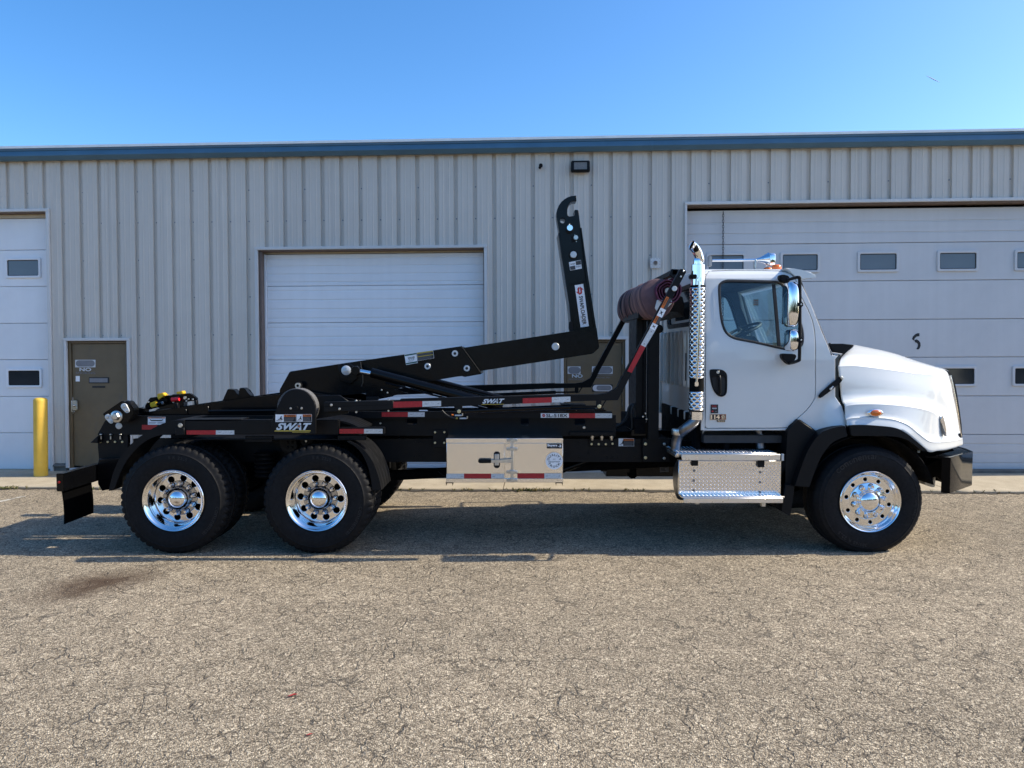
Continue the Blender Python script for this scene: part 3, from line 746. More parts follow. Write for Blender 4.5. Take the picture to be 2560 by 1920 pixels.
# base trim and foundation edge between the openings
def base():
    spans = []; cur = UL
    for o in sorted(OPEN):
        if o[0] - .05 > cur: spans.append((cur, o[0] - .05))
        cur = max(cur, o[1] + .05)
    if cur < UR: spans.append((cur, UR))
    for a, b in spans:
        bm = bmesh.new()
        bm_prism(bm, [(-.055, .085), (-.055, .10), (.0, .135), (.02, .135), (.02, .085)], a, b)
        bm.transform(Matrix(((0,1,0,0),(1,0,0,0),(0,0,1,0),(0,0,0,1)))); bmesh.ops.recalc_face_normals(bm, faces=bm.faces[:])
        make('base_trim', bm, M['base_trim'], bld, MW)
        wbox('foundation', a, b, -.025, .2, -.12, .084, M['base_trim'], bld)
    wbox('door_sill', RD[0], UR - .02, .0, .4, -.12, zs[0] - .012 if False else .06, M['base_trim'], bld)
    wbox('door_sill', CD[0], CD[1], .0, .4, -.12, .035, M['base_trim'], bld)
    wbox('door_sill', MD1[0], MD1[1], -.02, .3, -.12, .055, M['wall_trim'], bld)
    wbox('door_sill', MD2[0], MD2[1], -.02, .3, -.12, .055, M['wall_trim'], bld)
base()
# --- things fixed to the wall
a, b = WW(1427, 405, -.03), WW(1474, 432, -.03)
um, zm = (a[0] + b[0]) / 2, (a[1] + b[1]) / 2
r = empty('wall_lamp', MW @ Vector((um, -.03, b[1])), WROT, label='black box wall lamp with ribbed glass under the gutter', cat='lamp')
w2, h2 = (b[0] - a[0]) / 2, (a[1] - b[1]) / 2
bm = bmesh.new(); bm_box(bm, um - w2, um + w2, -.11, -.034, zm - h2, zm + h2, .012, 2); make('lamp_housing', bm, M['satin'], r, MW)
me = curve_plate([round_rect(um - w2 + .012, um + w2 - .012, zm - h2 + .012, zm + h2 - .012, .01), round_rect(um - w2 + .045, um + w2 - .045, zm - h2 + .03, zm + h2 - .03, .008)[::-1]], -.135, -.112, .004, 1)
make('lamp_bezel', me, M['satin'], r, MW)
bm = bmesh.new(); nrib = 16
for i in range(nrib):
    x0 = um - w2 + .046 + (2 * w2 - .092) * i / nrib; x1 = um - w2 + .046 + (2 * w2 - .092) * (i + 1) / nrib
    bm_prism(bm, [(x0, zm - h2 + .031), (x1, zm - h2 + .031), (x1, zm + h2 - .031), (x0, zm + h2 - .031)], -.122 - .004 * (i % 2), -.1125)
make('lamp_glass', bm, M['lampglass'], r, MW)
a = WW(1351.5, 416, -.05)
r = empty('wall_sensor', MW @ Vector((a[0], -.02, a[1])), WROT, label='small round black sensor high on the ribbed wall', cat='sensor')
bm = bmesh.new(); bm_lathe(bm, [(.012, .0), (.012, -.05), (.022, -.055), (.030, -.07), (.030, -.10), (.022, -.115), (0.0, -.118)], 16, 'Y', (a[0] + .004, 0, a[1] + .004), False); make('sensor_body', bm, M['plastic'], r, MW)
bm = bmesh.new(); bm_lathe(bm, [(.017, -.045), (.021, -.055), (.021, -.085), (.012, -.092)], 14, 'Y', (a[0] - .012, 0, a[1] - .022), True); make('sensor_eye', bm, M['plastic'], r, MW)
a, b = WW(1626, 645, -.04), WW(1651, 670, -.04)
um, zm, h2 = (a[0] + b[0]) / 2, (a[1] + b[1]) / 2, (a[1] - b[1]) / 2
r = empty('vent_plate', MW @ Vector((um, -.03, b[1])), WROT, label='square white vent plate with rusty round outlet on the wall', cat='vent')
me = curve_plate([round_rect(um - h2, um + h2, zm - h2, zm + h2, .006), circ(um, zm, .036)[::-1]], -.044, -.036, 0, 0); make('plate', me, M['wall_trim'], r, MW)
bm = bmesh.new(); bm_lathe(bm, [(.042, -.040), (.042, -.056), (.034, -.058), (.034, -.036)], 20, 'Y', (um, 0, zm), False); make('outlet_ring', bm, M['wall_trim'], r, MW)
bm = bmesh.new()
for i in range(4): bm_box(bm, um - .030 + .016 * i, um - .022 + .016 * i, -.050, -.044, zm - .03, zm + .03, 0)
make('outlet_slats', bm, M['soffit'], r, MW, kind='stuff')
bm = bmesh.new()
for i in range(4):
    for j in range(4):
        if i in (0, 3) or j in (0, 3): bm_lathe(bm, [(.004, -.0445), (.004, -.047)], 6, 'Y', (um - h2 * .85 + i * h2 * .567, 0, zm - h2 * .85 + j * h2 * .567), True)
make('rivets', bm, M['ink'], r, MW, kind='stuff')
# --- yellow bollard
g = G(102.5, 1191, -0.03); g = G(102.5, 1190, gz(g.x, g.y) + .03)
bx = g
topz = W(102, 994, bx.y).z
rad = (W(118, 1100, bx.y).x - W(87, 1100, bx.y).x) / 2
prof = [(rad, 0), (rad, topz - bx.z - .05), (rad * .98, topz - bx.z - .035), (rad * .8, topz - bx.z - .012), (rad * .4, topz - bx.z - .002), (0.001, topz - bx.z)]
bm = bmesh.new(); bm_lathe(bm, prof, 32, 'Z', (0, 0, 0), False)
make('bollard', bm, M['bollard'], space=Matrix.Translation(bx) @ Matrix.Rotation(.012, 4, 'Y') @ TILT, label='faded yellow bollard standing before the pale overhead door', cat='bollard')
# --- worn stall line at the left and two red leaves
bm = bmesh.new()
for (xa, ya), (xb, yb) in (((-60, 1272), (64, 1243)),):
    A, B = G(xa, ya, -.07), G(xb, yb, -.07); t = (B - A).normalized(); s_ = Vector((-t.y, t.x, 0)) * .05
    prev = None
    for i in range(30):
        p_ = A.lerp(B, i / 29); w_ = random.uniform(.6, 1.05)
        cur = [bm.verts.new((v.x, v.y, gz(v.x, v.y) + .006)) for v in (p_ - s_ * w_, p_ + s_ * w_)]
        if prev and random.random() < .85: bm.faces.new((prev[0], cur[0], cur[1], prev[1]))
        prev = cur
make('stall_line', bm, M['paintline'], smooth=0, kind='structure', label='worn white parking line on the asphalt')
for i, (x, y, lab) in enumerate(((731, 1742, 'larger red fallen leaf lying on the sunny asphalt'), (773, 1840, 'tiny red leaf fragment lying on the sunny asphalt'))):
    g = G(x, y); k = .022 if i == 0 else .013
    bm = bmesh.new()
    pts = [(-1.2, -.5, .1), (-.4, -.55, .25), (.5, -.1, .5), (1.2, .6, .2), (.2, .6, .35), (-.6, .25, .1)]
    f = bm.faces.new([bm.verts.new((g.x + a * k, g.y + b * k, .006 + GZ0 + c * k * .8)) for a, b, c in pts])
    e = bmesh.ops.extrude_face_region(bm, geom=[f]); bmesh.ops.translate(bm, verts=[v for v in e['geom'] if isinstance(v, bmesh.types.BMVert)], vec=(0, 0, .0012))
    make('fallen_leaf', bm, M['redleaf'], label=lab, cat='leaf', smooth=0)
# --- loose grit on the asphalt
def grit():
    bm = bmesh.new(); rnd = random.Random(21)
    for _ in range(520):
        y = rnd.choice((rnd.uniform(3.0, 6.6), rnd.uniform(3.0, 6.6), rnd.gauss(9.9, .15))); x = rnd.uniform(-.78, .78) * y
        r = rnd.uniform(.0025, .0065) * (1.5 if rnd.random() < .1 else 1); z = gz(x, y); a = rnd.uniform(0, 6.28)
        top = bm.verts.new((x + rnd.uniform(-.3, .3) * r, y, z + r * rnd.uniform(.8, 1.3)))
        ring = [bm.verts.new((x + r * rnd.uniform(.7, 1.3) * math.cos(a + k * 1.2566), y + r * rnd.uniform(.7, 1.3) * math.sin(a + k * 1.2566), z + r * .25)) for k in range(5)]
        mi = 0 if rnd.random() < .55 else 1
        for k in range(5): bm.faces.new((ring[k], ring[(k + 1) % 5], top)).material_index = mi
    make('loose_grit', bm, [M['concrete'], M['dirt']], smooth=0, kind='stuff', label='scattered small loose stones on the asphalt', cat='grit')
grit()
# --- far trees on the open side behind the camera (they show in the chrome and the glass)
def trees():
    bm = bmesh.new(); rnd = random.Random(5)
    for k in range(85):
        a = math.radians(rnd.uniform(178, 362)); R = rnd.uniform(62, 95); h = rnd.uniform(5, 10.5); w = rnd.uniform(3, 5.5)
        cx, cy = R * math.cos(a), R * math.sin(a)
        for _ in range(150):
            t = rnd.random(); rr = w * math.sqrt(rnd.random()) * math.sin(math.pi * (0.12 + 0.83 * t)); b = rnd.uniform(0, 6.28)
            c = Vector((cx + rr * math.cos(b), cy + rr * math.sin(b), 0.4 + h * t))
            u = Vector((rnd.gauss(0, 1), rnd.gauss(0, 1), rnd.gauss(0, 1))).normalized(); v = u.orthogonal().normalized(); s_ = rnd.uniform(.45, 1.0)
            bm.faces.new([bm.verts.new(c + u * s_ * x + v * s_ * y) for x, y in ((-1, -.4), (0, -.75), (1, 0), (.1, .8), (-.8, .5))])
    make('far_trees', bm, M['leaf'], smooth=0, kind='stuff', label='far belt of green trees across the open lot', cat='trees')
trees()
# --- contrail high in the sky
A, B = ray(2316, 189), ray(2349, 206); A *= 3000 / A.y; B *= 3000 / B.y
bm = bmesh.new(); bm_tube(bm, [A.lerp(B, i / 12) + Vector((0, 0, CAM_H)) for i in range(13)], [1.5 * math.sin(math.pi * (.06 + .9 * i / 12)) + .2 for i in range(13)], 8)
make('contrail', bm, M['cloud'], label='short thin white contrail in the blue sky', cat='contrail')
# ------------------------------------------------------------------ the truck: running gear and loader
YC = 8.09
truck = empty('hook_loader_truck', (0.0, YC, 0), label='white cab hook loader truck with black hook arm and chrome wheels', cat='truck')
T = truck
def mirror_mesh(o, name=None, parent=None, yc=YC):
    """the same part on the far side of the truck, mirrored about its middle plane"""
    me = o.data.copy(); Mx = WORLD[o.name]
    me.transform(Mx); me.transform(Matrix.Translation((0, 2 * yc, 0)) @ Matrix.Scale(-1, 4, (0, 1, 0))); me.flip_normals()
    vs = [v.co for v in me.vertices]
    c = Vector([(min(v[i] for v in vs) + max(v[i] for v in vs)) / 2 for i in range(3)]); me.transform(Matrix.Translation(-c))
    n = bpy.data.objects.new(name or o.name.split('.')[0], me); COL.objects.link(n)
    place(n, Matrix.Translation(c), parent or (o.parent if o.parent is not None else T)); return n
# --- bolts and washers
def disc_mesh(name, prof, m, n=16):
    bm = bmesh.new(); bm_lathe(bm, prof, n, 'Y', (0, 0, 0), False); me = bpy.data.meshes.new(name); bm.to_mesh(me); bm.free(); finish(me, m, 35); return me
hexb = disc_mesh('bolt', [(0.0, -.9), (.8, -.9), (1.0, -.75), (1.0, 0)], M['zinc'], 6)
hexy = disc_mesh('bolt', [(0.0, -.9), (.8, -.9), (1.0, -.75), (1.0, 0)], M['zincy'], 6)
hexk = disc_mesh('bolt', [(0.0, -.9), (.8, -.9), (1.0, -.75), (1.0, 0)], M['satin'], 6)
def bolts(px, Y, r, parent=T, me=hexb, name='bolt'):
    for p in px:
        w = W(p[0], p[1], Y); inst(name, me, Matrix.Translation(w) @ Matrix.Rotation(random.uniform(0, 1), 4, 'Y') @ Matrix.Diagonal((r, min(r, .012), r, 1)), parent)
def pin(px, Y, r, h, m, parent=T, name='pin', core=None, ring=None):
    """round pin end: a dome disc, with an optional dark core and a dark boss behind it"""
    w = W(px[0], px[1], Y)
    bm = bmesh.new()
    if ring: bm_lathe(bm, [(ring, 0), (ring, -h * .45), (r, -h * .45)], 24, 'Y', tuple(w), False, mi=1)
    bm_lathe(bm, [(r, 0), (r, -h * .8), (r * .92, -h), (r * .45 if core else 0.0, -h)], 24, 'Y', tuple(w), False)
    if core: bm_lathe(bm, [(r * .45, -h), (r * .42, -h * .7), (0, -h * .7)], 20, 'Y', tuple(w), False, mi=2)
    return make(name, bm, [m, M['satin'], core or M['ink']], parent)
# --- wheels
def tyre_mesh(R, w, lugs, lug_depth, words, rb=0.287, sh=0.03):
    per = 4; n = lugs * per
    prof = [(rb, .04, 0), (rb + .012, .020, 0), (rb + .04, .007, 0), (R * .72, .001, 0), (R * .80, 0, 0), (R * .845, .004, 0), (R * .852, .0015, 0), (R * .862, .0025, 0), (R * .868, .007, 0),
            (R - .060, .012, .0), (R - .040, .018, .35), (R - .024, sh - .006, .8), (R - .006, sh + .012, 1), (R, sh + .034, 1), (R + .001, w / 2 - .02, .0), (R - .011, w / 2 - .015, 0), (R - .011, w / 2 + .015, 0),
            (R + .001, w / 2 + .02, 0), (R, w - sh - .034, 1), (R - .006, w - sh - .012, 1), (R - .024, w - sh + .006, .8), (R - .05, w - .016, 0), (R * .80, w, 0), (R * .7, w - .003, 0), (rb, w - .04, 0)]
    bm = bmesh.new(); rings = []
    for r, y, k in prof:
        ring = []
        for i in range(n):
            a = 2 * math.pi * i / n; rr = r - (lug_depth * k if i % per == 0 else 0)
            ring.append(bm.verts.new((rr * math.cos(a), y, rr * math.sin(a))))
        rings.append(ring)
    for i in range(len(rings) - 1):
        for k in range(n): bm.faces.new((rings[i][k], rings[i+1][k], rings[i+1][(k+1) % n], rings[i][(k+1) % n]))
    for f in bm.faces: f.material_index = 0
    for s_, r, h, deg in words:
        adv = [(c, text2d(c, .012)[2] * h * (0.62 if c in '-.' else 1.0)) if c != ' ' else (c, h * .45) for c in s_]
        adv = [(c, min(wd, h * 1.1) if c in '-.,' else wd) for c, wd in adv]
        tot = sum(a for _, a in adv) + h * .16 * (len(adv) - 1); t = math.radians(deg) - tot / r / 2
        for c, wd in adv:
            if c != ' ':
                def f0(u, v, t=t, wd=wd):
                    aa = t + u * wd / r; rr = r + v * h; return (rr * math.sin(aa), -0.0025, rr * math.cos(aa))
                hh = h if c not in '-.,' else h * .25
                def f1(u, v, f0=f0, k=(1 if c not in '-.,' else .25)): return f0(u, v * k)
                put_text(bm, c, f1, 0, 0, 1, 1, 1, .012)
            t += (wd + h * .16) / r
    return bm
def clamp_ground(me, zc):
    for v in me.vertices:
        if v.co.z < -zc + GZ0 + .002: v.co.z = -zc + GZ0 + .002
def mesh_of(bm, name, m, smooth=38):
    me = bpy.data.meshes.new(name); bm.to_mesh(me); bm.free(); finish(me, m, smooth); return me
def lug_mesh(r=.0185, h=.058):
    bm = bmesh.new(); bm_lathe(bm, [(r * 1.55, .001), (r * 1.55, -.004), (r * 1.2, -.004)], 16, 'Y', (0, 0, 0), False, mi=1); bm_lathe(bm, [(r * 1.25, -.003), (r * 1.25, -.007), (r * 1.12, -.010), (r * 1.05, -h * .55), (r * .95, -h * .8), (r * .6, -h), (0, -h)], 12, 'Y', (0, 0, 0), False)  # black foot ring added for the dark reflected edge round each nut
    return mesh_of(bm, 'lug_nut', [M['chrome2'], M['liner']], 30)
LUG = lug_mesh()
R_REAR, W_REAR = .530, .285
c1, c2, c3 = W(432, 1253, 6.87), W(791, 1251.5, 6.87), W(2177, 1255, 6.93)
ZC = (c1.z + c2.z) / 2
TY_R = mesh_of(tyre_mesh(R_REAR, W_REAR, 46, .017, [('Continental', .415, .032, 118), ('11 R 22.5', .405, .030, 8)]), 'tyre', [M['rubber'], M['letter']], 30)
TY_R2 = mesh_of(tyre_mesh(R_REAR, W_REAR, 46, .017, []), 'tyre', [M['rubber'], M['letter']], 30)
TY_F = mesh_of(tyre_mesh(.536, .385, 60, .004, [('Continental', .42, .043, -22), ('Conti HAC 3', .43, .022, 98), ('385/65 R 22.5', .41, .032, 205)], sh=.045), 'tyre', [M['rubber'], M['letter']], 30)
ZF = c3.z
for me in (TY_R, TY_R2): clamp_ground(me, ZC)
clamp_ground(TY_F, ZF)
# rear outer rim: deep dish
def rim_rear():
    bm = bmesh.new()
    bm_lathe(bm, [(.288, .030), (.297, .014), (.299, .004), (.295, .0), (.289, .002), (.283, .010), (.270, .024), (.259, .030), (.262, .040), (.2565, .050), (.2595, .062), (.2545, .074), (.2565, .090), (.252, .105), (.253, .122), (.250, .142), (.240, .156), (.232, .160)], 72, 'Y', (0,0,0), False)
    return mesh_of(bm, 'rim', M['chrome'], 50)
def rim_face(r_out, r_in, y0, th, nh, rh, rr, phase, bev=.004):
    lp = [circ(0, 0, r_out, 72), circ(0, 0, r_in, 40)[::-1]]
    for k in range(nh):
        a = math.radians(phase + 360 * k / nh); lp.append(circ(rr * math.cos(a), rr * math.sin(a), rh, 18)[::-1])
    me = curve_plate(lp, y0, y0 + th, bev, 2); me.name = 'rim_face'; finish(me, M['chrome'], 50); return me
RIM_R = rim_rear(); FACE_R = rim_face(.238, .100, .158, .014, 10, .032, .197, 8)
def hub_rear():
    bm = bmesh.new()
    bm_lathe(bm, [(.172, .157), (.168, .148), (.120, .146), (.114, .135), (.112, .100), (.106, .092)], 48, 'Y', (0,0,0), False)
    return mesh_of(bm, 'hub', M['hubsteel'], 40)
def cap(r, y, h):
    bm = bmesh.new(); prof = [(r * 1.06, y + .012), (r * 1.06, y)] + [(r * math.cos(t), y - h * math.sin(t)) for t in [math.radians(a) for a in (4, 12, 22, 34, 46, 58, 70, 80, 89.5)]]
    bm_lathe(bm, prof, 48, 'Y', (0,0,0), False); return mesh_of(bm, 'hub_cap', M['chrome2'], 60)
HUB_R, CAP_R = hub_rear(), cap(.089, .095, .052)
def rim_front():
    bm = bmesh.new()
    bm_lathe(bm, [(.288, .034), (.298, .016), (.300, .004), (.296, .0), (.290, .002), (.284, .012), (.274, .030), (.268, .036), (.262, .044), (.252, .062), (.246, .066)], 72, 'Y', (0,0,0), False)
    return mesh_of(bm, 'rim', M['chrome'], 50)
RIM_F = rim_front(); FACE_F = rim_face(.248, .09, .060, .014, 10, .0185, .213, 26)
def hub_front():
    bm = bmesh.new(); bm_lathe(bm, [(.185, .060), (.180, .052), (.172, .048), (.118, .044), (.108, .036), (.104, .026)], 48, 'Y', (0,0,0), False); return mesh_of(bm, 'hub', M['chrome'], 40)
HUB_F, CAP_F = hub_front(), cap(.097, .028, .046)
BARREL = None
def back_barrel():
    bm = bmesh.new(); bm_lathe(bm, [(.287, .04), (.262, .06), (.25, .2), (.25, .30), (.08, .31), (.0, .31)], 40, 'Y', (0,0,0), False); return mesh_of(bm, 'rim_barrel', M['liner'], 40)
BARREL = back_barrel()
def wheel(loc, far, kind, zc, phase=0.0):
    y = loc.y if not far else 2 * YC - loc.y
    Mx = Matrix.Translation((loc.x, y, zc)) @ Matrix.Rotation(math.pi if far else 0, 4, 'Z')
    o = bpy.data.objects.new('wheel', None); COL.objects.link(o); o.empty_display_size = .2; place(o, Mx, T)
    Ms = Mx @ Matrix.Rotation(math.radians(phase), 4, 'Y')
    if kind == 'rear':
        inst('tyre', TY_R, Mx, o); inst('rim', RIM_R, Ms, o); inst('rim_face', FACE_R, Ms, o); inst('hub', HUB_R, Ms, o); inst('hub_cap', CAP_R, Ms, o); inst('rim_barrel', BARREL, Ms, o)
        inst('tyre', TY_R2, Mx @ Matrix.Translation((0, .335, 0)), o); inst('rim_barrel', BARREL, Mx @ Matrix.Translation((0, .335, 0)), o)
        rl, yl = .146, .147
    else:
        inst('tyre', TY_F, Mx, o); inst('rim', RIM_F, Ms, o); inst('rim_face', FACE_F, Ms, o); inst('hub', HUB_F, Ms, o); inst('hub_cap', CAP_F, Ms, o); inst('rim_barrel', BARREL, Ms, o)
        rl, yl = .146, .050
    for k in range(10):
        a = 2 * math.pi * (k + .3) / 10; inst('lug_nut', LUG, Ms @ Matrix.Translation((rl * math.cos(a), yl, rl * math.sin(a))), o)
for loc, kd, zc, ph in ((c1, 'rear', ZC, 0), (c2, 'rear', ZC, 11), (c3, 'front', ZF, 0)):
    for far in (False, True): wheel(loc, far, kd, zc, ph + (17 if far else 0))
# --- frame, axles, suspension
for y0, y1 in ((7.66, 7.74), (8.44, 8.52)):
    bm = bmesh.new(); out = y0 if y0 < YC else y1; inn = y1 if y0 < YC else y0
    prof = [(out, .752), (inn, .752), (inn, .762), (out + (.012 if out < YC else -.012), .762), (out + (.012 if out < YC else -.012), .992), (inn, .992), (inn, 1.002), (out, 1.002)]
    bm_prism(bm, prof, -4.05, 4.42); bm.transform(Matrix(((0,1,0,0),(1,0,0,0),(0,0,1,0),(0,0,0,1)))); bmesh.ops.recalc_face_normals(bm, faces=bm.faces[:])
    make('frame_rail', bm, M['satin'], T, smooth=20)
for x in (-3.6, -2.56, -1.3, 0.2, 1.7, 3.2): box('cross_member', x - .05, x + .05, 7.75, 8.43, .78, .97, M['liner'], T)
for c in (c1, c2):
    lathe('axle', [(.085, 7.25), (.085, 7.80), (.20, 7.95), (.22, 8.09), (.20, 8.23), (.085, 8.38), (.085, 8.93)], M['liner'], T, 20, 'Y', (c.x, 0, ZC))
lathe('front_axle', [(.07, 7.2), (.055, 7.5), (.055, 8.68), (.07, 8.98)], M['liner'], T, 14, 'Y', (c3.x, 0, ZF - .06))
tube('drive_shaft', [(c2.x + .2, YC, ZC + .02), (2.4, YC, .72)], .06, M['liner'], T)
tube('drive_shaft', [(c1.x + .2, YC, ZC + .02), (c2.x - .2, YC, ZC + .02)], .06, M['liner'], T)
def bellows(x, y):
    bm = bmesh.new(); prof = []
    for i in range(6): z = .62 + .045 * i; prof += [(.085, z), (.11, z + .016), (.11, z + .030), (.085, z + .045)]
    bm_lathe(bm, prof, 24, 'Z', (x, y, 0), True); return make('suspension_spring', bm, M['rubber'], T, smooth=30)
sx = W(663, 1130, 7.5).x
for y in (7.5, 2 * YC - 7.5): bellows(sx, y)
for xc in (c1.x, c2.x):
    for y in (7.52, 2 * YC - 7.6): box('suspension_beam', xc - .45, xc + .42, y, y + .08, .52, .64, M['liner'], T, .01)
hp = plate('spring_hanger', Z2([(360, 560), (500, 560), (520, 640), (470, 690), (400, 690), (360, 640)]), 7.54, .1, M['satin'], T)
bolts(Z2([(425, 600), (468, 600), (425, 643), (468, 643)]), 7.535, .014, T, hexk)
plate('spring_hanger', Z2([(540, 525), (660, 525), (660, 600), (590, 640), (540, 600)]), 7.5, .12, M['satin'], T); bolts(Z2([(597, 587)]), 7.497, .013)
# --- loader subframe with its pockets
SUBY = 7.58
sub = xz([(262, 1052), (280, 1041), (333, 1039.5), (1540, 1038), (1540, 1091), (243, 1087)], SUBY)
def pocket(q):
    a = xz(q, SUBY); xs = [p[0] for p in a]; zs_ = [p[1] for p in a]; return round_rect(min(xs), max(xs), min(zs_), max(zs_), .015, 3)[::-1]
pk = [pocket(K4([(755, 585), (900, 680)])), pocket(K4([(10, 585), (120, 680)])), pocket(K3([(230, 1165), (395, 1270)]))]
me = curve_plate([sub] + pk, SUBY, SUBY + .03, .002, 1); s1 = make('subframe', me, M['satin'], T)
mirror_mesh(s1)
for x in (-3.9, -2.4, -1.0, .4, 1.3): box('subframe_tie', x, x + .12, SUBY + .031, 2 * YC - SUBY - .031, 1.06, 1.22, M['liner'], T)
box('subframe_floor', -4.0, 1.40, SUBY + .06, 2 * YC - SUBY - .06, 1.075, 1.085, M['liner'], T)
plate('upper_rail', [(700, 1029), (1531, 1029), (1531, 1046.5), (700, 1046.5)], 7.50, .075, M['satin'], T, .006, 2)
plate('mount_plate', K3([(645, 1355), (865, 1355), (865, 1640), (645, 1640)]), 7.565, .012, M['satin'], T)
bolts(K3([(680, 1394), (828, 1392), (680, 1560), (826, 1560)]), 7.565, .0125, T, hexy)
plate('mount_plate', K4([(690, 775), (1310, 775), (1310, 830), (690, 825)]), 7.545, .03, M['satin'], T)
plate('mount_plate', K4([(955, 870), (1310, 870), (1310, 975), (955, 975)]), 7.64, .018, M['satin'], T)
bolts(K4([(989, 940), (1087, 941), (1185, 941), (1278, 935)]), 7.638, .0135, T, hexy)
for p_ in K4([(1000, 812), (1132, 812), (1266, 812)]):
    w = W(p_[0], p_[1], 7.60); lathe('mount_spring', [(.012, w.z - .06), (.022, w.z - .03), (.022, w.z + .01), (.014, w.z + .012), (.014, w.z + .028)], M['zinc'], T, 12, 'Z', (w.x, w.y, 0))
bolts(K4([(886, 711)]), SUBY, .016); bolts(K4([(1296, 575)]), SUBY, .011, T, hexk)
bolts(K4([(442, 655), (614, 655), (440, 717), (612, 717), (1296, 690)]), SUBY, .007, T, hexk)
bolts(K4([(828, 930), (635, 1055), (955, 1058), (825, 1120), (1210, 1128), (1278, 1128), (1342, 1128), (1598, 1130), (1662, 1130), (1600, 940), (1662, 940)]), 7.66, .011, T, hexk)
plate('cross_plate', K4([(1695, 862), (2070, 862), (2070, 1190), (1695, 1190)]), 7.60, .055, M['satin'], T)
bolts(K4([(1734, 938), (1734, 1128)]), 7.598, .018, T, hexy); bolts(K4([(1996, 940), (1994, 1137)]), 7.598, .016)
bolts(K2([(1700, 750), (1912, 725)]), SUBY - .0, .012)
bolts(Z2([(1575, 600), (1615, 600), (1655, 600), (1575, 723), (1615, 723), (1655, 723)]), 7.66, .0115, T, hexk)
# --- tail: hanger plate, light bar, mud flaps
TAILY = 7.60
plate('tail_plate', Z1([(522, 515), (790, 520), (790, 745), (690, 742), (530, 756), (522, 640)]), TAILY, .06, M['satin'], T)
plate('tail_wing', Z1([(452, 602), (520, 540), (520, 606)]), 7.52, .5, M['satin'], T)
plate('tail_bracket', Z1([(515, 800), (530, 750), (720, 745), (720, 1000), (560, 1036), (522, 975)]), 7.50, .09, M['black'], T)
bolts(K1([(83, 1068), (208, 1068), (332, 1068), (458, 1068)]), TAILY - .002, .0125, T, hexy)
for p_ in K1([(92, 942), (258, 942), (427, 942)]):
    w = W(p_[0], p_[1], 7.575); box('bolt_head', w.x - .012, w.x + .012, 7.56, 7.595, w.z - .006, w.z + .008, M['zinc'], T)
    w = W(p_[0] - 2, p_[1] + 7, 7.575); lathe('bolt_shank', [(.009, w.z - .022), (.009, w.z + .012)], M['zinc'], T, 8, 'Z', (w.x, 7.585, 0))
x0, x1 = W(140, 1200, 6.95).x, W(159.5, 1200, 6.95).x
lb = box('light_bar', x0, x1, 6.95, 2 * YC - 6.95, W(150, 1229, 6.95).z, W(150, 1184, 6.95).z, M['black'], T, .006, 2)
w = W(*Z1([(172, 958)])[0], 6.95); lathe('marker_lamp', [(.012, 6.951), (.012, 6.944), (.0, 6.942)], M['redlens'], lb, 12, 'Y', (w.x, 0, w.z))
for yy in (7.62, 8.44): box('bar_bracket', x1, x1 + .42, yy, yy + .06, .66, .80, M['black'], T)
fx = W(152, 1300, 6.98).x
def flap(y0, y1):
    bm = bmesh.new(); n = 10; zt, zb = .60, .245
    for k, side in ((0, -.006), (1, .006)):
        pass
    prof = [(fx + .02 * math.sin(i / n * 2.2) + .012, zt + (zb - zt) * i / n) for i in range(n + 1)]
    pts = [(x - .006, z) for x, z in prof] + [(x + .006, z) for x, z in prof[::-1]]
    bm_prism(bm, pts, y0, y1); return make('mud_flap', bm, M['flap'], T)
flap(6.99, 7.47); flap(2 * YC - 7.47, 2 * YC - 6.99)
# --- tandem fenders: lip, curved sheet
def fender(name, outer, inner, y0, y1, parent=T, sheet_t=.012, ribs=0):
    bm = bmesh.new(); O = [Vector((p[0], 0, p[1])) for p in xz(outer, y0)]; I = [Vector((p[0], 0, p[1])) for p in xz(inner, y0)]
    bm_prism(bm, [(p.x, p.z) for p in O] + [(p.x, p.z) for p in I[::-1]], y0, y0 + .022, .003)
    cen = sum(I, Vector()) / len(I)
    nrm = []
    for i, p in enumerate(O):
        t = (O[min(i + 1, len(O) - 1)] - O[max(i - 1, 0)]).normalized(); nn = Vector((-t.z, 0, t.x))
        if nn.dot(p - cen) < 0: nn = -nn
        nrm.append(nn)
    m_ = max(2, ribs * 4)
    grid = []
    for j in range(m_ + 1):
        y = y0 + .02 + (y1 - y0 - .02) * j / m_
        off = (.006 if ribs and (j % 4 in (2, 3)) else 0.0)
        grid.append([bm.verts.new((p.x + nn.x * (off - .002), y, p.z + nn.z * (off - .002))) for p, nn in zip(O, nrm)])
    for j in range(m_):
        for i in range(len(O) - 1): bm.faces.new((grid[j][i], grid[j][i+1], grid[j+1][i+1], grid[j+1][i]))
    under = [[bm.verts.new((p.x - nn.x * sheet_t, y, p.z - nn.z * sheet_t)) for p, nn in zip(O, nrm)] for y in (y0 + .02, y1)]
    for i in range(len(O) - 1): bm.faces.new((under[0][i+1], under[0][i], under[1][i], under[1][i+1]))
    return make(name, bm, M['plastic'], parent, smooth=30)
FY = 6.92
o1 = smooth_loop(Z1([(1300, 398), (1180, 405), (1060, 450), (940, 520), (820, 615), (720, 740), (655, 890), (618, 1038)]), 3, False)
i1 = smooth_loop(Z1([(1300, 522), (1180, 520), (1060, 540), (960, 582), (870, 655), (780, 765), (715, 895), (672, 1020)]), 3, False)
f1 = fender('fender', o1, i1, FY, 7.47); mirror_mesh(f1)
o2 = smooth_loop(Z2([(985, 585), (1060, 620), (1130, 680), (1195, 770), (1240, 880), (1262, 960), (1275, 1030)]), 3, False)
i2 = smooth_loop(Z2([(960, 590), (1030, 630), (1090, 690), (1140, 780), (1170, 880), (1185, 960), (1192, 1036)]), 3, False)
f2 = fender('fender', o2, i2, FY, 7.47, ribs=4); mirror_mesh(f2)
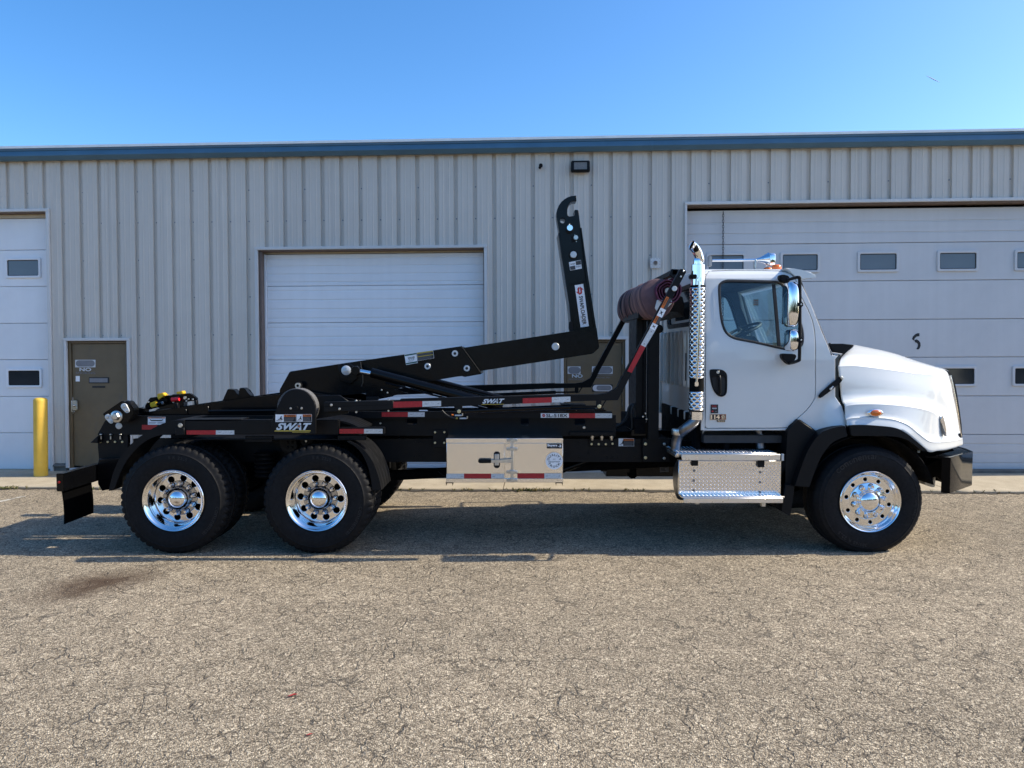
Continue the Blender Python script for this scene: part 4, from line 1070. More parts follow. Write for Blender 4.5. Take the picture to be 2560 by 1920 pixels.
w_ = [W(p[0], p[1], FY) for p in Z2([(1225, 690), (1260, 760)])]
# low arch seen between the bar and the step
o3 = smooth_loop(Z2([(690, 388), (860, 395), (980, 420), (1060, 455), (1110, 480)]), 3, False)
i3 = smooth_loop(Z2([(690, 402), (855, 410), (965, 434), (1040, 466), (1085, 490)]), 3, False)
f3 = fender('fender_arch', o3, i3, 7.0, 7.5, ribs=5)
# added sheet between the quarter fenders, keeps sun off the inner tyres
fd0, fd1 = xz([o1[0]], FY)[0], xz([o2[0]], FY)[0]
fdk = box('tandem_shade_sheet', fd0[0] - .02, fd1[0] + .02, 6.96, 7.50, 1.075, 1.087, M['plastic'], T); mirror_mesh(fdk)
# fender bars and steps
bar = plate('fender_bar', [(456, 1050), (846, 1049.5), (846, 1086.5), (456, 1087)], 6.93, .09, M['satin'], T, .010, 2); mirror_mesh(bar)
bar2 = plate('fender_bar', K2([(1285, 790), (1970, 790), (1970, 895), (1285, 895)]), 6.945, .07, M['satin'], T, .005, 2)
plate('fender_bar_lip', Z1([(1230, 395), (1820, 388), (1820, 402), (1230, 420)]), 6.94, .2, M['satin'], T)
plate('step_bar', Z2([(45, 543), (290, 543), (290, 595), (45, 595)]), 6.97, .06, M['plastic'], T)
plate('step_bar', Z2([(880, 536), (1130, 536), (1130, 580), (880, 580)]), 6.97, .06, M['plastic'], T)
plate('fender_clamp', Z1([(1218, 470), (1300, 470), (1300, 530), (1218, 535)]), 6.905, .04, M['satin'], T)
pin(Z1([(1267, 445)])[0], FY, .0215, .008, M['zinc'], T, 'fender_bolt')
# --- tarp arm drums with lettering plate
dr = W(*K2([(625, 490)])[0], 6.74); DR = (W(*K2([(925, 490)])[0], 6.74).x - dr.x)
dp = plate('arm_mount', K2([(245, 892), (235, 700), (320, 500), (400, 330), (445, 265), (500, 228), (560, 208), (640, 203), (720, 216), (790, 255), (850, 312), (895, 385), (916, 470), (916, 892)]), 6.70, .03, M['satin'], T, .004)
dm = lathe('spring_drum', [(DR * .99, 6.732), (DR, 6.74), (DR, 6.85), (DR * .98, 6.86)], simple('drum_cast_edge', (.10, .10, .10), .7, var=.6, scale=120, bump=.8, bscale=160), T, 48, 'Y', (dr.x, 0, dr.z)); mirror_mesh(dm)
mirror_mesh(dp)
bolts(K2([(535, 497), (703, 495)]), 6.70, .011, dp); pin(K2([(622, 492)])[0], 6.70, .018, .01, M['satin'], dp, 'hub_nut')
ap = plate('arm_plate', K2([(925, 302), (1280, 292), (1418, 382), (1418, 575), (925, 662)]), 6.86, .02, M['satin'], T); mirror_mesh(ap)
star = []
def star_pts(cx, cy, r, asp, rot=0):
    return [(cx + (r if i % 2 == 0 else r * .40) * math.sin(rot + math.pi * i / 5) / asp, cy + (r if i % 2 == 0 else r * .40) * math.cos(rot + math.pi * i / 5)) for i in range(10)]
q = K2([(280, 715), (860, 715), (860, 885), (280, 885)])
print_on('lettering', q, 6.70, [('t', 'SWAT', 0.05, .32, .99, .97, 0, .045, .42), ('p', [(.0, .20), (.03, .30), (.97, .30), (.96, .20)], 1), ('p', star_pts(.655, .68, .22, 580/170), 2), ('p', star_pts(.655, .68, .13, 580/170), 3), ('r', .48, .10, .94, .14, 1)], [M['swat'], M['gold'], M['ink'], M['orange']], dp)
def warn(name, q, Y, parent, split=.4):
    its = [('r', 0, 0, 1, 1, 0), ('r', split, .03, .985, .97, 1), ('r', split, .68, .985, .97, 2), ('t', 'WARNING', split + .16, .73, .95, .92, 1, .02, 0), ('p', [(split + .05, .74), (split + .12, .74), (split + .085, .93)], 1)]
    for k in range(4): its.append(('r', split + .03, .52 - .13 * k, .95 - .12 * random.random(), .56 - .13 * k, 3))
    its += [('p', [(.06, .2), (.2, .3), (.26, .7), (.32, .85), (.30, .55), (.36, .25), (.24, .35)], 1), ('r', .04, .15, split - .06, .19, 1)]
    return print_on(name, q, Y, its, [M['paper'], M['ink'], M['orange'], M['grey_ink']], parent)
warn('warning_sticker', K2([(300, 590), (622, 590), (622, 705), (300, 705)]), 6.70, dp); warn('warning_sticker', K2([(627, 587), (858, 587), (858, 700), (627, 700)]), 6.70, dp)
def tape(q, Y, parent, redf=.6, lead=None):
    its = ([('r', 0, 0, redf, 1, 0), ('r', redf, 0, 1, 1, 1)] if lead is None else [('r', 0, 0, lead, 1, 1), ('r', lead, 0, redf, 1, 0), ('r', redf, 0, 1, 1, 1)])
    its += [('r', redf + .05, .45, redf + .10, .52, 2), ('r', .92, .45, .96, .52, 2)]
    return print_on('reflective_tape', q, Y, its, [M['red'], M['tape'], M['grey_ink']], parent)
def rq(f, x0, y0, x1, y1): return f([(x0, y0), (x1, y0), (x1, y1), (x0, y1)])
tape(rq(Z1, 1322, 490, 1753, 528), 6.93, bar, .615); tape(rq(K2, 1281, 812, 1946, 884), 6.945, bar2, .57)
ur = bpy.data.objects['upper_rail']
tape(rq(Z2, 1279, 326, 1666, 368), 7.50, ur, .61); tape(rq(K4, 676, 515, 1272, 581), 7.50, ur, .61)
q = rq(K4, 287, 515, 676, 577)
def s_logo(u0, v0, u1, v1):
    def m(p): return (u0 + p[0] * (u1 - u0), v0 + p[1] * (v1 - v0))
    return [[m(p) for p in ((0, .58), (.0, .30), (.28, .30), (.28, .52), (.72, .52), (.72, .86), (.40, .86), (.40, .72), (.52, .72), (.52, .64), (.12, .64), (.06, .58))],
            [m(p) for p in ((1, .46), (.94, .40), (.48, .40), (.48, .30), (.60, .30), (.60, .14), (.26, .14), (.26, .02), (.74, .02), (.9, .16), (1, .3))]]
l1, l2 = s_logo(.045, .12, .165, .90)
print_on('model_sticker', q, 7.50, [('r', 0, 0, 1, 1, 0), ('p', [(.045,.5),(.06,.3),(.09,.18),(.13,.18),(.16,.34),(.165,.5),(.15,.72),(.12,.84),(.08,.84),(.055,.7)], 2), ('p', [(.03, .50), (.10, .56), (.18, .56), (.11, .50)], 0), ('t', 'SL-518X', .19, .14, .95, .86, 1, .020, 0)], [M['paper'], M['ink'], M['logo_red']], ur)
sf = bpy.data.objects['subframe']
print_on('reflective_tape', K1([(795, 775), (1060, 775), (1060, 856), (795, 856)]), SUBY, [('r', 0, 0, 1, 1, 0)], [M['red']], sf)
q = K1([(898, 637), (1203, 637), (1203, 773), (898, 773)])
print_on('diagram_sticker', q, SUBY, [('r', 0, 0, 1, 1, 0), ('r', .02, .80, .98, .96, 2), ('r', .2, .84, .8, .92, 1), ('p', [(.12, .72), (.2, .62), (.8, .62), (.88, .72), (.86, .58), (.78, .48), (.22, .48), (.14, .58)], 1), ('r', .05, .28, .5, .33, 3), ('r', .55, .3, .95, .35, 3), ('r', .05, .16, .45, .2, 3), ('r', .55, .18, .9, .22, 3)], [M['paper'], M['ink'], M['orange'], M['grey_ink']], sf)
warn('warning_sticker', K4([(1362, 862), (1576, 862), (1576, 970), (1362, 970)]), 7.66, bpy.data.objects['frame_rail'], .30)
# --- tail rollers and latch links
tp = plate('roller_bracket', K1([(105, 590), (440, 358), (490, 375), (600, 425), (650, 500), (642, 610), (560, 720), (430, 748), (290, 705), (150, 645)]), 7.46, .12, M['black'], T, .008, 2)
mirror_mesh(tp)
pin(K1([(362, 632)])[0], 7.46, .062, .018, M['zinc'], tp, 'roller_washer'); w = W(*K1([(356, 628)])[0], 7.442)
lathe('roller_nut', [(.043, 7.446), (.043, 7.425), (.032, 7.412), (0, 7.410)], M['zinc'], tp, 6, 'Y', (w.x, 0, w.z))
def link(p0, p1, r0, r1, Y, m):
    a, b = W(*p0, Y), W(*p1, Y); d_ = Vector((b.x - a.x, 0, b.z - a.z)); ang = math.degrees(math.atan2(d_.z, d_.x))
    pts = arc(a.x, a.z, r0, ang + 90, ang + 270, 10) + arc(b.x, b.z, r1, ang - 90, ang + 90, 10)
    bm = bmesh.new(); bm_prism(bm, pts, Y, Y + .012, .003); o = make('keeper_link', bm, m, tp)
    for (c, r) in ((a, r0), (b, r1)): inst('bolt', hexb, Matrix.Translation((c.x, Y, c.z)) @ Matrix.Diagonal((r * .5, .012, r * .5, 1)), tp)
link(K1([(200, 640)])[0], K1([(258, 718)])[0], .030, .022, 7.44, M['washer']); link(K1([(482, 460)])[0], K1([(533, 532)])[0], .034, .024, 7.44, M['washer'])
w = W(*K1([(562, 435)])[0], 7.50); lathe('tail_roller', [(.03, 7.47), (.045, 7.48), (.045, 7.56), (.03, 7.57)], M['satin'], T, 20, 'Y', (w.x, 0, w.z))
pin(K1([(397, 792)])[0], SUBY, .034, .006, M['washer'], T, 'tail_washer')
# sloping tilt frame and its ribs
tf = plate('tilt_frame', [(331, 1038), (365, 1031), (442, 1020), (640, 992), (760, 978), (900, 1000), (900, 1039), (331, 1039.5)], 7.68, .04, M['black'], T, .003); mirror_mesh(tf)
for p_ in ((1545, 500), (1930, 450)):
    a, b = K1([p_, (p_[0] + 20, 604)]); plate('frame_rib', [(a[0] - 1, a[1]), (a[0] + 1.6, a[1]), (b[0] + .6, b[1]), (b[0] - 2, b[1])], 7.655, .024, M['black'], T)
box('tilt_deck', W(331, 1030, 7.7).x, W(780, 1000, 7.7).x, 7.73, 8.45, 1.20, 1.26, M['liner'], T)
tube('hydraulic_tube', [W(522, 1028, 7.5), W(700, 1026.5, 7.5)], .012, M['black'], T)
w = K1([(650, 520), (720, 475), (830, 500), (860, 570), (650, 600)]); plate('pivot_casting', w, 7.75, .1, M['black'], T, .01, 2)
# hold-down unit with yellow hooks and red sleeve
hd = plate('hold_down', K1([(840, 450), (930, 305), (1050, 292), (1600, 228), (1650, 252), (1735, 312), (1735, 352), (1400, 405), (1350, 395), (1185, 440), (850, 530)]), 7.92, .05, M['black'], T, .006, 2)
plate('hold_down', K1([(900, 380), (1150, 300), (1210, 330), (1205, 420), (1150, 460), (930, 470)]), 7.86, .05, M['black'], T, .01, 2)
plate('hold_down', K1([(1190, 290), (1480, 262), (1500, 350), (1390, 380), (1300, 350), (1210, 380)]), 8.0, .25, M['black'], T)
for q in ([(1050, 242), (1155, 220), (1188, 268), (1110, 305), (1070, 345), (1060, 300)], [(922, 398), (1030, 360), (1058, 456), (940, 476)], [(1380, 208), (1490, 188), (1504, 240), (1388, 246)]):
    plate('latch_hook', K1(q), 7.83, .08, M['yellow'], T, .006, 2)
a, b = K1([(1310, 342), (1437, 326)]); tube('sleeve', [W(a[0], a[1], 7.88), W(b[0], b[1], 7.88)], .023, M['redpaint'], T, 16)
a, b = K1([(1060, 420), (1150, 395)]); tube('latch_rod', [W(a[0], a[1], 7.84), W(b[0], b[1], 7.84)], .018, M['black'], T)
pin(K1([(1150, 396)])[0], 7.84, .019, .02, M['chrome2'], T, 'latch_pin'); pin(K1([(1542, 307)])[0], 7.915, .017, .015, M['zinc'], T, 'latch_pin')
bolts(K1([(870, 392), (918, 382), (822, 445), (1255, 252), (1340, 382), (1565, 362), (1676, 334), (1602, 330), (1348, 520)]), 7.90, .010)
plate('latch_post', K1([(1345, 395), (1405, 398), (1410, 490), (1370, 492)]), 7.80, .05, M['satin'], T); plate('latch_post', K1([(1690, 355), (1735, 350), (1742, 432), (1700, 438)]), 7.85, .05, M['satin'], T)
for q in ([(1690, 118), (1748, 122), (1765, 150), (1800, 190), (1802, 206), (1638, 232), (1660, 190)], [(1798, 108), (1840, 108), (1858, 135), (1898, 176), (1896, 192), (1800, 215), (1790, 160)]):
    plate('rest_block', Z1(q), 7.90, .12, M['black'], T, .006, 2)
# --- boom, jib and hook
boom = plate('boom', K5([(-5, 610), (95, 430), (650, 345), (1785, 180), (1985, 437), (1990, 455), (1818, 485), (1803, 470), (1750, 480), (1500, 522), (1150, 600), (700, 660), (-5, 700)]), 7.80, .58, M['black'], T, .006, 2)
plate('boom_cheek', K5([(575, 357), (680, 343), (755, 395), (760, 500), (690, 560), (590, 520)]), 7.76, .04, M['black'], boom, .006)
bx_ = plate('boom_extension', Z3([(250, 193), (1552, -6), (1578, 187), (1516, 243), (440, 408)]), 7.88, .42, M['black'], T, .008, 2)
pin(K5([(1728, 252)])[0], 7.80, .034, .016, M['washer'], boom, 'wear_pin', M['ink'], .05); pin(K5([(1458, 378)])[0], 7.80, .034, .016, M['washer'], boom, 'wear_pin', M['ink'], .05)
pin(K5([(1845, 398)])[0], 7.80, .034, .016, M['washer'], boom, 'wear_pin', M['ink'], .05)
bp = pin(K5([(655, 418)])[0], 7.76, .052, .014, M['washer'], boom, 'boom_pin', None, .072)
bolts(K5([(655, 398), (640, 430), (670, 427)]), 7.745, .008, boom)
pin(K5([(188, 568)])[0], 7.72, .032, .05, M['zinc'], boom, 'cam_roller', M['satin'], .04)
pin(Z3([(1163, 175)])[0], 7.88, .041, .016, M['washer'], bx_, 'wear_pin', M['zinc'], .046)
tube('grease_line', [W(*p, 7.79) for p in K5([(1787, 178), (1800, 190), (1975, 430), (1988, 445)])], .004, M['satin'], boom, 8)
tube('weld_cable', [W(*p, 7.79) for p in K5([(795, 335), (800, 390), (812, 420), (820, 540), (805, 575)])], .007, M['hose'], boom, 8)
plate('boom_link', K5([(845, 690), (850, 620), (930, 600), (1010, 592), (1150, 612), (1260, 645), (1125, 662), (1110, 678), (980, 702)]), 7.74, .05, M['black'], T, .006)
bolts(K5([(882, 692), (945, 692), (1005, 613), (1062, 639)]), 7.74, .0095)
plate('link_tab', K5([(850, 680), (970, 676), (980, 700), (965, 715), (850, 715)]), 7.60, .02, M['satin'], T)
q = K5([(1228, 262), (1345, 243), (1360, 345), (1245, 365)])
print_on('load_sticker', q, 7.80, [('r', 0, 0, 1, 1, 0), ('r', .02, .84, .98, .97, 2), ('r', .02, .05, .98, .18, 2), ('t', 'SWAPLOADER', .25, .50, .82, .68, 1, .02, 0), ('t', 'SL-518', .30, .36, .75, .48, 1, 0, 0), ('r', .2, .26, .7, .29, 3)], [M['paper'], M['ink'], M['green'], M['grey_ink']], boom)
q = K5([(1350, 242), (1512, 220), (1521, 298), (1362, 324)])
its = [('r', 0, 0, 1, 1, 2), ('r', .015, .02, .985, .98, 1), ('r', .015, .82, .985, .98, 0), ('r', .015, .42, .985, .52, 0)]
for k in range(4): its += [('r', .05, .56 + .065 * k, .95 - .1 * random.random(), .585 + .065 * k, 3), ('r', .05, .08 + .08 * k, .95 - .1 * random.random(), .11 + .08 * k, 3)]
print_on('caution_sticker', q, 7.80, its, [M['gold'], M['ink'], M['paper'], M['grey_ink']], boom)
# jib: outer sleeve with edge flanges, inner plate with the hook
JY = 7.95
jo = plate('jib', Z4([(318, 1145), (570, 1095), (668, 1690), (690, 1830), (560, 1850), (420, 1760), (390, 1660), (350, 1400)]), JY, .30, M['black'], T, .004)
plate('jib_flange', Z4([(483, 468), (494, 472), (578, 1090), (672, 1690), (690, 1830), (668, 1836), (645, 1690), (552, 1096)]), JY - .03, .36, M['black'], jo, .003)
plate('jib_flange', Z4([(218, 532), (236, 528), (345, 1150), (368, 1400), (392, 1500), (400, 1640), (372, 1650), (345, 1380), (310, 1160)]), JY - .02, .34, M['black'], jo, .003)
plate('jib_collar', Z4([(328, 1142), (572, 1096), (576, 1108), (332, 1156)]), JY - .012, .02, M['black'], jo, .002)
hook_px = Z4([(430, 88), (433, 150), (392, 153), (362, 170), (338, 208), (325, 255), (324, 305), (332, 326), (348, 337), (398, 331), (410, 322), (413, 302), (407, 272), (412, 260), (424, 256), (450, 260), (457, 270), (470, 380), (482, 468), (566, 1098), (334, 1144), (236, 560), (212, 430), (197, 340), (195, 295), (205, 250), (224, 205), (255, 162), (290, 132), (330, 108), (372, 94)])
hc = xz(Z4([(270, 383)]), JY)[0]
me = curve_plate([xz(hook_px, JY + .02), circ(hc[0], hc[1], .0285, 20)[::-1]], JY + .02, JY + .20, .004, 2)
hk = make('hook', me, M['black'], T)
pin(Z4([(350, 480)])[0], JY + .02, .034, .05, M['chrome2'], hk, 'hook_pin'); pin(Z4([(348, 498)])[0], JY + .02, .045, .008, M['satin'], hk, 'hook_boss')
pin(Z4([(422, 592)])[0], JY + .02, .026, .04, M['zinc'], hk, 'hook_pin'); pin(Z4([(395, 792)])[0], JY + .02, .037, .03, M['washer'], hk, 'hook_pin', None, .05)
bolts(Z4([(348, 432), (347, 540), (413, 560), (430, 634)]), JY + .02, .007, hk)
plate('clip_plate', Z4([(368, 573), (418, 560), (428, 635), (380, 645)]), JY + .012, .008, M['satin'], hk)
q = Z4([(342, 880), (483, 853), (497, 955), (357, 978)])
its = [('r', 0, 0, 1, 1, 0), ('r', .56, .5, .98, .96, 1), ('r', .03, .04, .46, .48, 1), ('t', 'DANGER', .08, .62, .50, .80, 1, 0, 0), ('t', 'PELIGRO', .52, .22, .92, .38, 1, 0, 0)]
for k in range(4): its += [('r', .6, .56 + .1 * k, .94, .59 + .1 * k, 2), ('r', .07, .10 + .1 * k, .42, .13 + .1 * k, 2)]
print_on('jib_sticker', q, JY + .02, its, [M['paper'], M['ink'], M['grey_ink']], hk)
# the long name sticker reads downwards: u runs down the jib, v towards its left edge ... right edge
A_ = Z4([(515, 1133), (582, 1640), (478, 1655), (407, 1150)])
l1, l2 = s_logo(.05, .10, .23, .86)
S_up = [(.05, .56), (.135, .93), (.135, .74), (.20, .74), (.235, .60), (.235, .34), (.205, .30), (.205, .48), (.17, .56), (.10, .56)]
S_dn = [(.25, .44), (.165, .07), (.165, .26), (.10, .26), (.065, .40), (.065, .52), (.10, .52), (.125, .44), (.20, .44)]
print_on('name_sticker', A_, JY, [('r', 0, 0, 1, 1, 1), ('r', .006, .03, .994, .97, 0), ('p', S_up, 2), ('p', S_dn, 2), ('t', 'SWAPLOADER', .275, .30, .94, .74, 1, .025, 0), ('t', 'USA LTD', .72, .16, .88, .26, 3, 0, 0)], [M['paper'], M['ink'], M['logo_red'], M['grey_ink']], jo)
plate('jib_latch', Z4([(345, 1590), (372, 1575), (395, 1640), (400, 1720), (365, 1730), (345, 1660)]), JY - .03, .1, M['plastic'], jo)
# --- lift cylinders
def lift_cyl(Y):
    a, b = K5([(900, 440), (2200, 775)]); A, B = W(a[0], a[1], 7.62), W(b[0], b[1], 7.62)
    A.y = B.y = Y; r0, r1 = K5([(760, 425), (905, 447)]); P, Q = W(*r0, 7.62), W(*r1, 7.62); P.y = Q.y = Y
    o = tube('lift_cylinder', [A, A.lerp(B, .003), A.lerp(B, .004), B], [.046, .052, .052, .052], M['black'], T, 28)
    tube('piston_rod', [P, Q + (B - A) * .04], .027, M['chrome2'], o, 20)
    lathe('rod_eye', [(.045, Y - .04), (.05, Y - .03), (.05, Y + .06), (.045, Y + .07)], M['black'], o, 18, 'Y', (P.x - .01, 0, P.z + .005))
    t = (B - A).normalized(); dn = Vector((t.z, 0, -t.x)) * .066
    tube('feed_pipe', [A + dn + (B - A) * .12, A + dn + (B - A) * .9], .010, M['black'], o, 8)
lift_cyl(7.62); lift_cyl(2 * YC - 7.62)
YA = 7.95
# --- tarp arms
AY, AT = 6.76, .07
arm_low = [K2([(1045, 408)])[0], (1425, 987.3), K4([(1060, 258)])[0], K4([(1195, 240)])[0], K4([(1338, 166)])[0], K4([(1412, 5)])[0], K6([(875, 1640)])[0], Z5([(835, 150)])[0], Z5([(870, 152)])[0], Z5([(903, 182)])[0], K6([(1010, 1565)])[0], K4([(1522, 0)])[0], K4([(1462, 128)])[0], K4([(1352, 335)])[0], K4([(700, 352)])[0], K2([(1045, 548)])[0]]
arm = plate('tarp_arm', arm_low, AY, AT, M['satin'], T, .004); arm_far = mirror_mesh(arm, yc=YA)
slv = plate('arm_sleeve', [(1000.5, 997.6), (1425, 986), (1425, 1003.5), (1000.5, 1022.5)], AY - .006, AT + .012, M['satin'], arm, .003); mirror_mesh(slv, parent=arm_far, yc=YA)
sl2 = plate('arm_sleeve', K2([(1040, 403), (2108, 374), (2108, 516), (1040, 552)]), AY - .012, AT + .02, M['satin'], arm, .003)
bolts(K2([(1158, 445), (1285, 505)]), AY - .012, .0125, arm); bolts(K2([(1540, 382), (2038, 366), (1542, 552), (2036, 532)]), AY + .02, .011, arm)
plate('arm_weld', K2([(1040, 468), (2108, 440), (2108, 444), (1040, 474)]), AY - .0125, .001, M['liner'], arm)
tape(K3([(18, 912), (776, 897), (776, 982), (18, 1008)]), AY - .006, arm, .61); tape(K4([(38, 308), (697, 283), (697, 356), (38, 382)]), AY - .006, arm, .61)
qa = K6([(1150, 1152), (1270, 935), (1338, 968), (1210, 1182)]); print_on('reflective_tape', qa, AY, [('r', 0, 0, 1, 1, 1), ('r', .1, .45, .16, .6, 2), ('r', .84, .45, .9, .6, 2)], [M['red'], M['tape'], M['grey_ink']], arm)
qa = K6([(975, 1492), (1150, 1152), (1210, 1182), (1032, 1515)]); print_on('reflective_tape', qa, AY, [('r', 0, 0, 1, 1, 0)], [M['red']], arm)
def arm_sticker(q, kind):
    if kind: its = [('r', 0, 0, 1, 1, 1), ('r', 0, .52, 1, 1, 2), ('t', 'WARNING', .25, .62, .9, .9, 1, 0, 0)] + [('r', .05, .1 + .14 * k, .92, .14 + .14 * k, 3) for k in range(3)]
    else: its = [('r', 0, 0, 1, 1, 0), ('p', [(.2, .2), (.4, .5), (.3, .8), (.5, .6), (.75, .85), (.6, .5), (.7, .2), (.5, .4)], 1)]
    print_on('warning_sticker', q, AY, its, [M['paper'], M['ink'], M['orange'], M['grey_ink']], arm)
arm_sticker(K6([(1410, 668), (1482, 522), (1556, 556), (1478, 700)]), 1); arm_sticker(K6([(1356, 770), (1410, 668), (1478, 700), (1424, 802)]), 0)
arm_sticker(K6([(1305, 862), (1356, 770), (1424, 802), (1373, 897)]), 1); arm_sticker(K6([(1266, 932), (1305, 862), (1373, 897), (1336, 968)]), 0)
pin(K6([(1585, 424)])[0], AY, .024, .014, M['washer'], arm, 'arm_pivot', M['zinc']); bolts(Z5([(838, 237), (869, 176)]), AY, .009, arm)
q = K2([(0, 0)]); print_on('lettering', K3([(1412, 866), (1782, 858), (1782, 962), (1412, 968)]), AY - .006, [('t', 'SWAT', 0.04, .26, .99, .97, 0, .045, .42), ('p', [(.0, .08), (.02, .16), (.97, .16), (.96, .08)], 1), ('p', star_pts(.665, .68, .24, 370/106), 2), ('p', star_pts(.665, .68, .12, 370/106), 0)], [M['swat'], M['gold'], M['ink'], M['orange']], arm)
cb = plate('cylinder_bracket', K3([(975, 985), (1108, 980), (1108, 1078), (1040, 1080), (1010, 1060)]), AY - .002, .05, M['satin'], arm, .003); mirror_mesh(cb, parent=arm_far, yc=YA)
cb2 = plate('cylinder_bracket', K4([(1056, 340), (1126, 338), (1126, 432), (1110, 446), (1075, 446), (1056, 430)]), AY - .002, .05, M['satin'], arm, .003); mirror_mesh(cb2, parent=arm_far, yc=YA)
bolts(K3([(1060, 1064)]), AY - .006, .019, arm, hexy); bolts(K4([(1095, 420)]), AY - .006, .0195, arm, hexy)
br = tube('arm_brace', [W(*p, AY + .02) for p in K4([(1130, 272), (1185, 272), (1190, 330), (1128, 435)])], .007, M['satin'], arm, 8); mirror_mesh(br, parent=arm_far, yc=YA)
cyl = tube('arm_cylinder', [W(*K3([(1100, 1060)])[0], AY + .03), W(*K4([(700, 424)])[0], AY + .03)], .021, M['black'], T, 16); mirror_mesh(cyl, yc=YA)
rod = tube('arm_rod', [W(*K4([(690, 424)])[0], AY + .03), W(*K4([(1095, 421)])[0], AY + .03)], .011, M['satin'], T, 10); mirror_mesh(rod, yc=YA)
c2_ = tube('return_pipe', [W(*K3([(1200, 1100)])[0], 7.3), W(*K4([(1040, 452)])[0], 7.3)], .010, M['black'], T, 8)
plate('valve_tray', K4([(570, 392), (912, 394), (912, 412), (570, 408)]), 7.45, .2, M['satin'], T); plate('valve_tray', K4([(640, 472), (1030, 472), (1030, 500), (640, 502)]), 7.48, .2, M['satin'], T)
plate('valve_block', K4([(1040, 455), (1120, 440), (1195, 478), (1195, 500), (1040, 500)]), 7.55, .15, M['black'], T)
tube('hydraulic_hose', path([W(*p, 7.45) for p in K4([(560, 460), (660, 455), (720, 462), (790, 470)])]), .007, M['zinc'], T, 8)
# small hose fittings below the arm
for q, mt in (((942, 1108, 972, 1136), M['orange']), ((992, 1116, 1090, 1142), M['zinc']), ((1008, 1160, 1040, 1188), M['gold']), ((1068, 1162, 1165, 1188), M['zinc'])):
    a = W(*K3([(q[0], (q[1] + q[3]) / 2)])[0], 7.42); b = W(*K3([(q[2], (q[1] + q[3]) / 2)])[0], 7.42); tube('hose_fitting', [a, b], .009, mt, T, 10)
for q in ([(1085, 1128), (1112, 1128), (1114, 1092)], [(1160, 1176), (1188, 1172), (1190, 1140)]): tube('hose_elbow', [W(*p, 7.42) for p in K3(q)], .008, M['zinc'], T, 8)
tube('hydraulic_hose', path([W(*p, 7.43) for p in K3([(790, 1050), (850, 1110), (930, 1155), (1010, 1176)])]), .008, M['hose'], T, 8)
# --- tarp roll on its cross frame
tc = W(1652, 742, 7.1)
def tarp():
    bm = bmesh.new(); n, m_ = 48, 130; y0, y1 = 7.13, 8.86; rings = []
    for j in range(m_ + 1):
        t = j / m_; y = y0 + (y1 - y0) * t
        wob = .005 * math.sin(j * .9) + .005 * math.sin(j * .37 + 1) + random.uniform(-.011, .009)
        tight = -.012 * math.exp(-((t - .55) / .02) ** 2)
        ring = []
        for k in range(n):
            a = 2 * math.pi * k / n; r = .158 + wob + tight + .010 * math.sin(3 * a + t * 2)
            sag = .03 * max(0, -math.sin(a)) * (0.5 + .5 * math.sin(j * .45)) * .6
            ring.append(bm.verts.new((tc.x - .02 + r * 1.02 * math.cos(a), y + .006 * math.sin(a * 2 + j), tc.z + r * 1.10 * math.sin(a) - sag)))
        rings.append(ring)
    for j in range(m_):
        for k in range(n): bm.faces.new((rings[j][k], rings[j+1][k], rings[j+1][(k+1) % n], rings[j][(k+1) % n]))
    for rg in (rings[0][::-1], rings[-1]): bm.faces.new(rg)
    bmesh.ops.recalc_face_normals(bm, faces=bm.faces[:])
    o = make('tarp_roll', bm, M['tarp'], T, smooth=60)
    # spiral end
    bm = bmesh.new(); e = W(*Z5([(692, 402)])[0], 7.05); turns = 4.2; N_ = 120; V = []
    for i in range(N_ + 1):
        t = i / N_; a = t * turns * 2 * math.pi; r = .018 + (.125 - .018) * t + .003 * math.sin(a * 5)
        c, s_ = r * math.cos(a), r * math.sin(a) * .98; V.append([bm.verts.new((e.x + c, y, e.z + s_)) for y in (7.045 + .012 * (1 - t) , 7.20)] + [bm.verts.new((e.x + c * 1.10, y, e.z + s_ * 1.10)) for y in (7.20, 7.045 + .012 * (1 - t))])
    for i in range(N_):
        for k in range(4): bm.faces.new((V[i][k], V[i+1][k], V[i+1][(k+1) % 4], V[i][(k+1) % 4]))
    bmesh.ops.recalc_face_normals(bm, faces=bm.faces[:])
    make('tarp_spiral', bm, M['tarp_end'], o, smooth=40)
    lathe('tarp_core', [(.03, 7.05), (.03, 7.3)], M['zinc'], o, 14, 'Y', (e.x, 0, e.z))
    for yy in (7.86, 8.50):
        bm = bmesh.new(); ring = [(tc.x - .02 + .170 * math.cos(a), yy, tc.z + .182 * math.sin(a)) for a in [2 * math.pi * k / 32 for k in range(33)]]
        bm_tube(bm, ring, .006, 6, False); make('tarp_strap', bm, M['dark_trim'], o)
    return o
tr = tarp()
xb = W(*Z5([(800, 180)])[0], 7.05)
cf = box('tarp_cross_bar', xb.x - .055, xb.x + .0, 7.04, 9.14, xb.z - .035, xb.z + .02, M['satin'], T, .006)
plate('tarp_bracket', Z5([(735, 148), (838, 155), (800, 250), (765, 268), (708, 215)]), 7.04, .05, M['satin'], T)
plate('tarp_plate', Z5([(565, 505), (640, 505), (600, 600), (565, 640), (540, 600)]), 7.06, .01, M['washer'], T); plate('tarp_plate', Z5([(735, 500), (740, 545), (690, 590), (660, 600), (690, 540)]), 7.06, .01, M['washer'], T)
plate('tarp_housing', Z5([(560, 520), (740, 440), (860, 470), (880, 560), (870, 700), (800, 640), (700, 640), (580, 650)]), 7.55, 1.3, M['plastic'], T)
